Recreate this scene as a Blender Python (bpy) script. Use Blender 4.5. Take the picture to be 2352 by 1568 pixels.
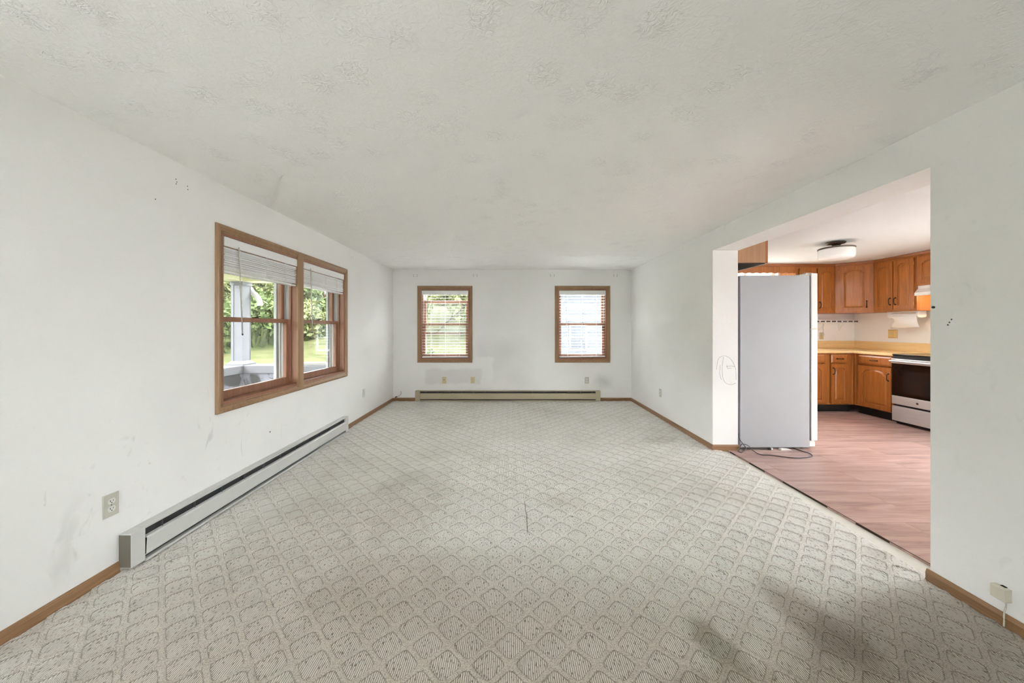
import bpy, bmesh, math, random
import numpy as np
from mathutils import Matrix, Vector

random.seed(7)
for o in list(bpy.data.objects):
    bpy.data.objects.remove(o)
scene = bpy.context.scene
col = scene.collection
R = math.radians

# ------------------------------------------------------------------ camera, sky, light, exposure
EYE = 1.269
cam_d = bpy.data.cameras.new('camera')
cam_d.sensor_width = 36.0
cam_d.lens = 800.0 / 2352.0 * 36.0
cam_d.shift_x = 4.0 / 2352.0
cam_d.shift_y = -31.0 / 2352.0
cam_d.clip_start = 0.02
cam_d.clip_end = 300
cam = bpy.data.objects.new('camera', cam_d)
col.objects.link(cam)
cam.location = (0, 0, EYE)
cam.rotation_euler = (R(90), 0, 0)
scene.camera = cam

world = bpy.data.worlds.new('overcast_sky')
scene.world = world
world.use_nodes = True
wn = world.node_tree
wn.nodes['Background'].inputs[0].default_value = (0.915, 0.945, 1.0, 1)
wn.nodes['Background'].inputs[1].default_value = 1.0

scene.view_settings.view_transform = 'Standard'
scene.view_settings.look = 'None'
scene.view_settings.gamma = 1.0
scene.view_settings.use_curve_mapping = False
scene.view_settings.exposure = 4.45
scene.cycles.max_bounces = 14
scene.cycles.diffuse_bounces = 8
scene.cycles.glossy_bounces = 4
scene.cycles.transparent_max_bounces = 16
scene.cycles.caustics_reflective = False
scene.cycles.sample_clamp_indirect = 6.0
scene.cycles.use_denoising = True
scene.cycles.use_light_tree = False
scene.cycles.use_adaptive_sampling = True
scene.cycles.adaptive_threshold = 0.065
scene.cycles.adaptive_min_samples = 16


# ------------------------------------------------------------------ node helpers
def lin(c):
    return tuple(((v / 255.0) / 12.92 if v / 255.0 <= 0.04045 else ((v / 255.0 + 0.055) / 1.055) ** 2.4) for v in c)


class G:
    """tiny node-graph helper"""
    def __init__(s, name):
        s.m = bpy.data.materials.new(name)
        s.m.use_nodes = True
        s.t = s.m.node_tree
        s.b = s.t.nodes['Principled BSDF']
        s.out = s.t.nodes['Material Output']
        s.tc = None

    def n(s, typ, **kw):
        nd = s.t.nodes.new(typ)
        for k, v in kw.items():
            setattr(nd, k, v)
        return nd

    def link(s, a, b):
        s.t.links.new(a, b)

    def put(s, sock, v):
        if isinstance(v, bpy.types.NodeSocket):
            s.link(v, sock)
        elif isinstance(v, (tuple, list)):
            sock.default_value = tuple(v) + ((1,) if len(v) == 3 and sock.type == 'RGBA' else ())
        else:
            sock.default_value = v

    def obj(s):
        if s.tc is None:
            s.tc = s.n('ShaderNodeTexCoord')
        return s.tc.outputs['Object']

    def geo(s):
        return s.n('ShaderNodeNewGeometry').outputs['Position']

    def math(s, op, a, b=0.0, c=0.0, clamp=False):
        nd = s.n('ShaderNodeMath', operation=op, use_clamp=clamp)
        s.put(nd.inputs[0], a)
        s.put(nd.inputs[1], b)
        s.put(nd.inputs[2], c)
        return nd.outputs[0]

    def mapping(s, vec, scale=(1, 1, 1), loc=(0, 0, 0), rot=(0, 0, 0)):
        nd = s.n('ShaderNodeMapping')
        s.link(vec, nd.inputs[0])
        nd.inputs[1].default_value = loc
        nd.inputs[2].default_value = rot
        nd.inputs[3].default_value = scale
        return nd.outputs[0]

    def noise(s, vec, scale, detail=3, rough=0.55, dist=0.0):
        nd = s.n('ShaderNodeTexNoise')
        s.link(vec, nd.inputs['Vector'])
        nd.inputs['Scale'].default_value = scale
        nd.inputs['Detail'].default_value = detail
        nd.inputs['Roughness'].default_value = rough
        nd.inputs['Distortion'].default_value = dist
        return nd.outputs[0]

    def smooth(s, v, a, b, lo=0.0, hi=1.0):
        nd = s.n('ShaderNodeMapRange', interpolation_type='SMOOTHSTEP')
        s.put(nd.inputs[0], v)
        nd.inputs[1].default_value = a
        nd.inputs[2].default_value = b
        nd.inputs[3].default_value = lo
        nd.inputs[4].default_value = hi
        return nd.outputs[0]

    def mix(s, f, a, b, mode='MIX'):
        nd = s.n('ShaderNodeMix', data_type='RGBA', blend_type=mode)
        s.put(nd.inputs[0], f)
        s.put(nd.inputs[6], a)
        s.put(nd.inputs[7], b)
        return nd.outputs[2]

    def ramp(s, f, stops):
        nd = s.n('ShaderNodeValToRGB')
        s.link(f, nd.inputs[0])
        el = nd.color_ramp.elements
        while len(el) > 1:
            el.remove(el[-1])
        el[0].position = stops[0][0]
        el[0].color = tuple(stops[0][1]) + (1,)
        for p, c in stops[1:]:
            e = el.new(p)
            e.color = tuple(c) + (1,)
        return nd.outputs[0]

    def bump(s, h, strength=0.3, dist=0.01):
        nd = s.n('ShaderNodeBump')
        nd.inputs['Strength'].default_value = strength
        nd.inputs['Distance'].default_value = dist
        s.link(h, nd.inputs['Height'])
        s.link(nd.outputs[0], s.b.inputs['Normal'])
        return nd

    def sep(s, vec):
        nd = s.n('ShaderNodeSeparateXYZ')
        s.link(vec, nd.inputs[0])
        return nd.outputs

    def set(s, color=None, rough=None, metal=None, spec=None):
        if color is not None:
            s.put(s.b.inputs['Base Color'], color)
        if rough is not None:
            s.put(s.b.inputs['Roughness'], rough)
        if metal is not None:
            s.put(s.b.inputs['Metallic'], metal)
        if spec is not None:
            s.put(s.b.inputs['Specular IOR Level'], spec)
        return s.m


M = {}


def plain(name, rgb, rough=0.5, metal=0.0, var=0.06, scale=9.0, spec=0.5, bump=0.0):
    g = G(name)
    c = lin(rgb)
    f = g.noise(g.obj(), scale, 3)
    colr = g.mix(f, tuple(v * (1 - var) for v in c), tuple(min(1, v * (1 + var)) for v in c))
    if bump:
        g.bump(g.noise(g.obj(), 180, 2), bump, 0.002)
    M[name] = g.set(colr, rough, metal, spec)
    return M[name]


def wood(name, light, dark, axis='z', rough=0.4, stretch=22.0, fine=1.0, contrast=(0.3, 0.7), coat=0.0, bump=0.08, world_space=False):
    g = G(name)
    sc = {'x': (0.9, stretch, stretch), 'y': (stretch, 0.9, stretch), 'z': (stretch, stretch, 0.9)}[axis]
    src = g.geo() if world_space else g.obj()
    v = g.mapping(src, scale=sc)
    n1 = g.noise(v, 1.6 * fine, 5, 0.6, 0.6)
    n2 = g.noise(v, 9.0 * fine, 3, 0.7)
    n3 = g.noise(src, 2.2, 2)
    f = g.math('ADD', g.math('MULTIPLY', n1, 0.62), g.math('MULTIPLY', n2, 0.38))
    c = g.ramp(f, [(contrast[0], lin(dark)), (contrast[1], lin(light))])
    c = g.mix(g.math('MULTIPLY', n3, 0.35), c, tuple(v * 0.72 for v in lin(light)), 'MIX')
    if bump:
        g.bump(n2, bump, 0.002)
    if coat:
        g.b.inputs['Coat Weight'].default_value = coat
        g.b.inputs['Coat Roughness'].default_value = 0.18
    M[name] = g.set(c, rough)
    return M[name]


def boxmask(g, x, z, x0, x1, z0, z1, soft):
    a = g.math('MULTIPLY', g.smooth(x, x0 - soft, x0 + soft), g.smooth(x, x1 - soft, x1 + soft, 1, 0))
    b = g.math('MULTIPLY', g.smooth(z, z0 - soft, z0 + soft), g.smooth(z, z1 - soft, z1 + soft, 1, 0))
    return g.math('MULTIPLY', a, b)


WALLC = (0.88, 0.88, 0.868)


def wall_mat(name, kind):
    g = G(name)
    p = g.geo()
    x, y, z = g.sep(p)
    base = WALLC
    cloud = g.noise(p, 1.3, 1)
    c = g.mix(g.smooth(cloud, 0.35, 0.75), base, tuple(v * 0.95 for v in base))
    # scuffs and hand marks
    sm = g.noise(g.mapping(p, scale=(5, 5, 3)), 2.4, 2, 0.6, 1.2)
    streak = g.smooth(sm, 0.63, 0.80)
    if kind == 'left':
        zone = boxmask(g, y, z, 1.2, 3.2, 0.12, 0.78, 0.3)
        amt = g.math('MULTIPLY', streak, g.math('ADD', g.math('MULTIPLY', zone, 0.19), 0.02))
        c = g.mix(amt, c, lin((135, 130, 122)))
        # grey drip stain beside the outlet
        d = g.math('SUBTRACT', y, g.math('ADD', g.math('MULTIPLY', z, 0.20), g.math('ADD', 1.545, g.math('MULTIPLY', g.math('SUBTRACT', sm, 0.5), 0.12))))
        dm = g.math('MULTIPLY', g.smooth(g.math('ABSOLUTE', d), 0.0, 0.055, 1, 0), g.math('MULTIPLY', g.smooth(z, 0.05, 0.2), g.smooth(z, 0.3, 0.55, 1, 0)))
        c = g.mix(g.math('MULTIPLY', dm, 0.16), c, lin((150, 146, 138)))
    elif kind == 'back':
        wob = g.math('MULTIPLY', g.math('SUBTRACT', g.noise(p, 5, 4), 0.5), 0.14)
        xx = g.math('ADD', x, wob)
        zz = g.math('ADD', z, wob)
        grime = boxmask(g, xx, zz, -0.60, 0.35, 0.28, 1.05, 0.16)
        c = g.mix(g.math('MULTIPLY', grime, g.smooth(cloud, 0.25, 0.65, 0.1, 0.28)), c, lin((160, 159, 155)))
        patch = boxmask(g, xx, zz, -1.62, -0.30, 0.16, 0.74, 0.03)
        c = g.mix(g.math('MULTIPLY', patch, 0.9), c, (0.85, 0.85, 0.84))
        grey = boxmask(g, xx, zz, -1.47, -0.50, 0.30, 0.55, 0.035)
        c = g.mix(g.math('MULTIPLY', grey, 0.6), c, lin((216, 215, 210)))
        r2 = boxmask(g, xx, zz, 1.50, 1.75, 0.24, 0.42, 0.1)
        c = g.mix(g.math('MULTIPLY', r2, 0.35), c, lin((150, 149, 145)))
    else:
        amt = g.math('MULTIPLY', streak, 0.07)
        c = g.mix(amt, c, lin((140, 138, 132)))
    g.bump(g.noise(p, 70, 0), 0.08, 0.004)
    M[name] = g.set(c, 0.62, spec=0.3)


wall_mat('paint_left', 'left')
wall_mat('paint_back', 'back')
wall_mat('paint', 'plain')


def ceiling_mat():
    g = G('ceiling_texture')
    p = g.geo()
    x, y, z = g.sep(p)
    # stomped compound: clusters of short ridges
    vor = g.n('ShaderNodeTexVoronoi')
    vor.inputs['Scale'].default_value = 5.4
    g.link(g.mapping(p, scale=(1, 1, 0.01)), vor.inputs['Vector'])
    near = g.smooth(vor.outputs['Distance'], 0.12, 0.55, 1, 0)
    sepc = g.sep(vor.outputs['Color'])
    near = g.math('MULTIPLY', near, g.smooth(sepc[0], 0.1, 0.9, 0.25, 1.0))
    ridge = g.noise(p, 34, 2, 0.6, 1.4)
    h = g.math('ADD', g.math('MULTIPLY', ridge, g.math('ADD', g.math('MULTIPLY', near, 1.0), 0.18)), 0.0)
    g.bump(h, 0.6, 0.02)
    M['ceiling_texture'] = g.set((0.90, 0.90, 0.888), 0.75, spec=0.2)


ceiling_mat()
plain('kitchen_ceiling_paint', (226, 230, 231), 0.75, var=0.02, scale=2, spec=0.2)
CP = 0.164      # carpet lattice period
CBAND = (0.73, 0.88)


def carpet_mat():
    g = G('carpet')
    p = g.geo()
    x, y, z = g.sep(p)
    def cell(op):
        q = g.math('DIVIDE', g.math(op, x, y), CP)
        fr = g.math('SUBTRACT', g.math('FRACT', q), 0.5)
        return g.math('POWER', g.math('ABSOLUTE', g.math('MULTIPLY', fr, 2.0)), 5.0)
    r = g.math('POWER', g.math('ADD', cell('ADD'), cell('SUBTRACT')), 0.2)
    mask = g.smooth(r, CBAND[0] + 0.05, CBAND[1] - 0.04, 1, 0)          # 1 inside a looped cell
    edge = g.math('MULTIPLY', g.smooth(r, 0.75, 0.81), g.smooth(r, 0.81, 0.87, 1, 0))
    # loop ribs inside the cells run down the room
    rib = g.math('SINE', g.math('MULTIPLY', g.math('ADD', x, 0.0), 2 * math.pi / 0.0078))
    rib = g.math('MULTIPLY', g.math('ADD', rib, 1.0), 0.5)
    brk = g.noise(g.mapping(p, scale=(1.0, 0.35, 1)), 210, 0)
    pile = g.noise(p, 330, 0)
    tuft = g.noise(p, 120, 2, 0.65)
    base = lin((200, 194, 181))
    dark = lin((160, 153, 141))
    loop = g.mix(g.math('MULTIPLY', g.smooth(rib, 0.0, 0.34), g.smooth(brk, 0.18, 0.40)), lin((148, 140, 126)), lin((253, 252, 247)))
    cut = g.mix(g.smooth(g.math('ADD', g.math('MULTIPLY', pile, 0.6), g.math('MULTIPLY', tuft, 0.4)), 0.34, 0.58), lin((184, 178, 166)), lin((243, 240, 234)))
    c = g.mix(mask, cut, loop)
    c = g.mix(g.math('MULTIPLY', edge, g.smooth(tuft, 0.3, 0.6, 0.15, 0.75)), c, lin((140, 132, 119)))  # rim shadow of the recessed cells painted into the colour
    # general soiling in broad blotches
    d1 = g.noise(p, 1.1, 2, 0.6, 0.4)
    d2 = g.noise(g.mapping(p, loc=(5, 2, 0)), 4.2, 3, 0.65)
    soil = g.math('MULTIPLY', g.smooth(g.math('ADD', g.math('MULTIPLY', d1, 0.6), g.math('MULTIPLY', d2, 0.4)), 0.42, 0.72), 0.42)
    c = g.mix(soil, c, g.mix(1.0, c, (0.60, 0.565, 0.51), 'MULTIPLY'))
    # spilled stains and a painted jamb shadow near the doorway wall
    def blob(cx, cy, rx, ry, ang, lo=0.35, hi=1.1, warp=0.10):
        dx = g.math('ADD', g.math('SUBTRACT', x, cx), g.math('MULTIPLY', g.math('SUBTRACT', d2, 0.5), warp * 2))
        dy = g.math('ADD', g.math('SUBTRACT', y, cy), g.math('MULTIPLY', g.math('SUBTRACT', d1, 0.5), warp * 2))
        ca, sa = math.cos(ang), math.sin(ang)
        u = g.math('DIVIDE', g.math('ADD', g.math('MULTIPLY', dx, ca), g.math('MULTIPLY', dy, sa)), rx)
        v = g.math('DIVIDE', g.math('SUBTRACT', g.math('MULTIPLY', dy, ca), g.math('MULTIPLY', dx, sa)), ry)
        rr = g.math('SQRT', g.math('ADD', g.math('MULTIPLY', u, u), g.math('MULTIPLY', v, v)))
        return g.smooth(rr, lo, hi, 1, 0)
    jamb_shade_soil = blob(1.95, 1.08, 1.05, 0.66, 0.10, 0.78, 1.05, 0.05)  # shadow of the doorway jamb painted into the colour, merged with soiling
    c = g.mix(g.math('MULTIPLY', jamb_shade_soil, 0.9), c, g.mix(1.0, c, (0.58, 0.555, 0.51), 'MULTIPLY'))
    for (cx, cy, rx, ry, ang, k, tint) in [
            (1.32, 1.50, 0.15, 0.36, 0.12, 0.85, (0.60, 0.565, 0.515)),
            (1.62, 1.36, 0.34, 0.16, 0.1, 0.3, (0.72, 0.69, 0.65)),
            (0.82, 1.38, 0.10, 0.16, 0.2, 0.85, (0.54, 0.535, 0.475)),
            (0.80, 1.20, 0.30, 0.12, 0.0, 0.6, (0.66, 0.635, 0.58)),
            (1.75, 3.95, 0.24, 0.16, 0.5, 0.5, (0.66, 0.65, 0.59)),
            (-0.95, 4.9, 0.22, 0.12, 0.4, 0.35, (0.68, 0.66, 0.61)),
            (-0.60, 1.75, 0.5, 0.35, 0.6, 0.4, (0.74, 0.705, 0.65)),
            (-0.9, 2.9, 0.3, 0.16, 0.9, 0.4, (0.72, 0.70, 0.64)),
            (0.1, 1.15, 2.9, 1.0, -0.08, 0.9, (0.62, 0.585, 0.53)),
            (-1.1, 2.3, 1.0, 0.7, 0.5, 0.5, (0.74, 0.71, 0.66))]:
        f = g.math('MULTIPLY', blob(cx, cy, rx, ry, ang), k)
        c = g.mix(f, c, g.mix(1.0, c, tint, 'MULTIPLY'))
    # the long dark snag
    hl = g.math('MULTIPLY', g.smooth(g.math('ABSOLUTE', g.math('SUBTRACT', x, g.math('ADD', 0.108, g.math('MULTIPLY', g.math('SUBTRACT', d2, 0.5), 0.03)))), 0.001, 0.0045, 1, 0),
                g.math('MULTIPLY', g.smooth(y, 2.13, 2.2), g.smooth(y, 2.5, 2.58, 1, 0)))
    c = g.mix(g.math('MULTIPLY', hl, 0.75), c, lin((60, 56, 48)))
    speck = g.smooth(g.noise(p, 16, 1), 0.80, 0.83)
    c = g.mix(g.math('MULTIPLY', speck, 0.6), c, lin((70, 64, 56)))
    h = g.math('ADD', g.math('MULTIPLY', mask, g.math('MULTIPLY', rib, 0.9)), pile)
    g.bump(h, 0.55, 0.0035)
    M['carpet'] = g.set(c, 0.95, spec=0.05)
    g.b.inputs['Sheen Weight'].default_value = 0.15


carpet_mat()

wood('casing_wood', (176, 142, 106), (132, 98, 66), 'z', 0.42, 26)
wood('casing_wood_y', (176, 142, 106), (132, 98, 66), 'x', 0.42, 26)
wood('sash_wood', (170, 124, 98), (130, 86, 62), 'z', 0.45, 24)
wood('baseboard_wood', (164, 126, 88), (112, 80, 52), 'x', 0.4, 30, world_space=True)
wood('baseboard_wood_y', (164, 126, 88), (112, 80, 52), 'y', 0.4, 30, world_space=True)
wood('oak', (196, 124, 62), (140, 78, 32), 'z', 0.33, 20, coat=0.25)
wood('oak_panel', (202, 130, 64), (144, 82, 34), 'z', 0.33, 16, coat=0.25)
wood('oak_crown', (184, 116, 66), (132, 76, 40), 'x', 0.35, 20, coat=0.2)
wood('laminate_wood', (190, 150, 112), (160, 118, 84), 'z', 0.45, 26)
wood('butcher_top', (248, 222, 170), (230, 190, 124), 'x', 0.25, 14, coat=0.2)
wood('butcher_top_y', (248, 222, 170), (230, 190, 124), 'y', 0.25, 14, coat=0.2)
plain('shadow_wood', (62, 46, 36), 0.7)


def plank_mat():
    g = G('vinyl_plank')
    p = g.obj()
    info = g.n('ShaderNodeObjectInfo')
    off = g.n('ShaderNodeVectorMath', operation='SCALE')
    off.inputs[0].default_value = (37.0, 91.0, 0)
    g.link(info.outputs['Random'], off.inputs['Scale'])
    add = g.n('ShaderNodeVectorMath', operation='ADD')
    g.link(p, add.inputs[0])
    g.link(off.outputs[0], add.inputs[1])
    v = g.mapping(add.outputs[0], scale=(0.9, 7.5, 1))
    n1 = g.noise(v, 1.5, 4, 0.55, 0.7)
    n2 = g.noise(g.mapping(add.outputs[0], scale=(1.5, 30, 1)), 3, 3, 0.6)
    f = g.math('ADD', g.math('MULTIPLY', n1, 0.72), g.math('MULTIPLY', n2, 0.28))
    c = g.ramp(f, [(0.30, lin((136, 106, 97))), (0.47, lin((176, 145, 135))), (0.66, lin((200, 172, 163)))])
    tone = g.math('ADD', g.math('MULTIPLY', info.outputs['Random'], 0.16), 0.92)
    cc = g.n('ShaderNodeCombineXYZ')
    for i in range(3):
        g.link(tone, cc.inputs[i])
    c = g.mix(1.0, c, cc.outputs[0], 'MULTIPLY')
    g.bump(n2, 0.05, 0.002)
    M['vinyl_plank'] = g.set(c, 0.36, spec=0.45)


plank_mat()
plain('white_enamel', (236, 236, 234), 0.35)
plain('blind_white', (238, 238, 238), 0.42, var=0.02)
plain('vinyl_white', (232, 232, 226), 0.4, var=0.03)
plain('fridge_grey', (168, 170, 173), 0.45, metal=0.15, var=0.05, scale=3, bump=0.10)
plain('fridge_white', (228, 229, 226), 0.35, var=0.02)
plain('gasket_grey', (92, 92, 98), 0.6)
plain('black_plastic', (22, 22, 24), 0.45)
plain('black_glass', (10, 10, 11), 0.08, var=0.0, spec=0.35)
plain('oven_window', (24, 24, 26), 0.1, var=0.0, spec=0.4)
plain('toe_kick_black', (30, 28, 27), 0.6, var=0.5, scale=30)
plain('heater_white', (206, 206, 202), 0.38, var=0.04, scale=4)
plain('heater_end', (112, 108, 96), 0.5, var=0.12, scale=14)
plain('heater_almond', (182, 172, 144), 0.42, var=0.05, scale=4)
plain('heater_dark', (42, 41, 46), 0.6, var=0.4, scale=25)
plain('heater_fin', (120, 120, 124), 0.4, metal=0.7, var=0.2)
plain('almond_plastic', (206, 190, 150), 0.4)
plain('ivory_plastic', (214, 209, 192), 0.4)
plain('white_plastic', (222, 222, 216), 0.38)
plain('grey_plate', (196, 194, 182), 0.42)
plain('dark_bronze', (70, 56, 44), 0.38, metal=0.7, var=0.2)
plain('nickel', (128, 120, 110), 0.3, metal=0.9)
plain('brass', (196, 150, 74), 0.3, metal=0.9)
plain('dark_hole', (38, 36, 34), 0.9)
plain('pencil', (120, 116, 114), 0.9)
plain('subfloor', (226, 223, 213), 0.85, var=0.08, scale=14)
plain('dark_stick', (44, 30, 24), 0.6)
plain('yellow_plate', (222, 190, 122), 0.4)
plain('paper', (242, 241, 238), 0.8, var=0.02)
plain('towel_plastic', (238, 238, 236), 0.35)
plain('cable_grey', (74, 70, 72), 0.5)
plain('porch_white', (112, 112, 118), 0.55, var=0.05)
plain('porch_beam', (190, 188, 150), 0.6, var=0.06)
plain('gutter_white', (200, 200, 200), 0.4)
plain('exterior_trim', (190, 192, 192), 0.5, var=0.04)
plain('siding', (66, 71, 82), 0.6, var=0.05)
plain('roof_grey', (120, 124, 132), 0.8, var=0.2)
plain('house_window', (46, 52, 62), 0.15)
plain('trunk', (78, 62, 48), 0.85, var=0.3)
plain('concrete', (208, 205, 200), 0.85, var=0.12, scale=2)
plain('stone_grey', (150, 148, 142), 0.8, var=0.2)


def steel():
    g = G('stainless')
    v = g.mapping(g.obj(), scale=(60, 1.0, 60))
    n = g.noise(v, 4, 3)
    c = g.mix(n, lin((198, 199, 199)), lin((228, 229, 229)))
    M['stainless'] = g.set(c, g.smooth(n, 0.2, 0.8, 0.3, 0.45), 0.6)


steel()


def lamp_glass():
    g = G('opal_glass')
    g.b.inputs['Emission Color'].default_value = (1, 0.97, 0.92, 1)
    g.b.inputs['Emission Strength'].default_value = 0.004
    M['opal_glass'] = g.set(lin((240, 239, 236)), 0.2)


lamp_glass()


def pane_mat():
    for name, tint in (('window_glass', (0.90, 0.91, 0.90, 1)), ('clear_glass', (0.95, 0.96, 0.95, 1))):
        g = G(name)
        t = g.n('ShaderNodeBsdfTransparent')
        t.inputs[0].default_value = tint
        gl = g.n('ShaderNodeBsdfGlossy')
        gl.inputs['Roughness'].default_value = 0.0
        gl.inputs['Color'].default_value = (1, 1, 1, 1)
        lw = g.n('ShaderNodeLayerWeight')
        lw.inputs[0].default_value = 0.5
        f5 = g.math('POWER', lw.outputs['Facing'], 5.0)
        fr = g.math('ADD', g.math('MULTIPLY', f5, 0.95), 0.045)
        mx = g.n('ShaderNodeMixShader')
        g.link(fr, mx.inputs[0])
        g.link(t.outputs[0], mx.inputs[1])
        g.link(gl.outputs[0], mx.inputs[2])
        if name == 'window_glass':          # years of dust on the panes
            tr = g.n('ShaderNodeBsdfTranslucent')
            tr.inputs[0].default_value = (0.85, 0.87, 0.84, 1)
            m2 = g.n('ShaderNodeMixShader')
            m2.inputs[0].default_value = 0.013
            g.link(t.outputs[0], m2.inputs[1])
            g.link(tr.outputs[0], m2.inputs[2])
            g.link(m2.outputs[0], mx.inputs[1])
        g.link(mx.outputs[0], g.out.inputs['Surface'])
        M[name] = g.m


pane_mat()


def outdoor_mats():
    g = G('lawn')
    p = g.geo()
    n = g.noise(p, 1.1, 5, 0.6)
    n2 = g.noise(p, 22, 3, 0.6)
    c = g.ramp(g.math('ADD', g.math('MULTIPLY', n, 0.6), g.math('MULTIPLY', n2, 0.4)),
               [(0.35, (0.03458, 0.04216, 0.01265)), (0.52, (0.06388, 0.06822, 0.02394)), (0.68, (0.09955, 0.09113, 0.04131))])
    M['lawn'] = g.set(c, 0.9, spec=0.1)
    g = G('hillside')
    p = g.geo()
    x, y, z = g.sep(p)
    n = g.noise(p, 1.6, 5, 0.65)
    n2 = g.noise(g.mapping(p, scale=(1, 1, 0.3)), 9, 4, 0.7)
    lo = g.ramp(n2, [(0.36, (0.01057, 0.01744, 0.004896)), (0.50, (0.03521, 0.05014, 0.01398)), (0.66, (0.07805, 0.08541, 0.03375))])
    hi = g.ramp(n2, [(0.36, (0.03137, 0.0225, 0.01512)), (0.50, (0.07678, 0.05836, 0.04176)), (0.66, (0.123, 0.1061, 0.06921))])
    f = g.smooth(g.math('ADD', z, g.math('MULTIPLY', g.math('SUBTRACT', n, 0.5), 3.0)), 2.4, 4.4)
    M['hillside'] = g.set(g.mix(f, lo, hi), 0.95, spec=0.1)

    def leaf(name, a, b, cc):
        g = G(name)
        p = g.geo()
        n = g.noise(p, 3.5, 3, 0.6)
        n2 = g.noise(p, 40, 1)
        c = g.ramp(g.math('ADD', g.math('MULTIPLY', n, 0.55), g.math('MULTIPLY', n2, 0.45)), [(0.33, a), (0.5, b), (0.68, cc)])
        M[name] = g.set(c, 0.7, spec=0.2)
    leaf('leaf_green', (0.02392, 0.04112, 0.0112), (0.06601, 0.09563, 0.02788), (0.1515, 0.1747, 0.06183))
    leaf('leaf_light', (0.05351, 0.07036, 0.01955), (0.1215, 0.1424, 0.05206), (0.2253, 0.2237, 0.1052))
    leaf('leaf_brown', (0.06207, 0.04131, 0.02719), (0.1473, 0.1061, 0.07222), (0.2303, 0.1831, 0.1209))
    # painted block with worn patches
    g = G('peeling_paint')
    p = g.geo()
    n = g.noise(p, 2.6, 5, 0.6, 0.5)
    c = g.mix(g.smooth(n, 0.50, 0.56), lin((140, 138, 148)), lin((70, 69, 68)))
    M['peeling_paint'] = g.set(c, 0.8)
    g = G('ledge_stone')
    p = g.geo()
    n = g.noise(p, 6, 5, 0.6)
    c = g.mix(n, lin((96, 96, 100)), lin((120, 120, 124)))
    M['ledge_stone'] = g.set(c, 0.8)


outdoor_mats()

# ------------------------------------------------------------------ object helpers
WM = {}     # world matrix of each thing / part, by object name


def empty(name, loc=(0, 0, 0), rz=0.0):
    o = bpy.data.objects.new(name, None)
    col.objects.link(o)
    o.empty_display_size = 0.05
    o.location = loc
    o.rotation_euler = (0, 0, rz)
    WM[o.name] = Matrix.Translation(loc) @ Matrix.Rotation(rz, 4, 'Z')
    return o


def tag(o, label=None, cat=None, group=None, kind=None):
    if label:
        o['label'] = label
    if cat:
        o['category'] = cat
    if group:
        o['group'] = group
    if kind:
        o['kind'] = kind
    return o


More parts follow.
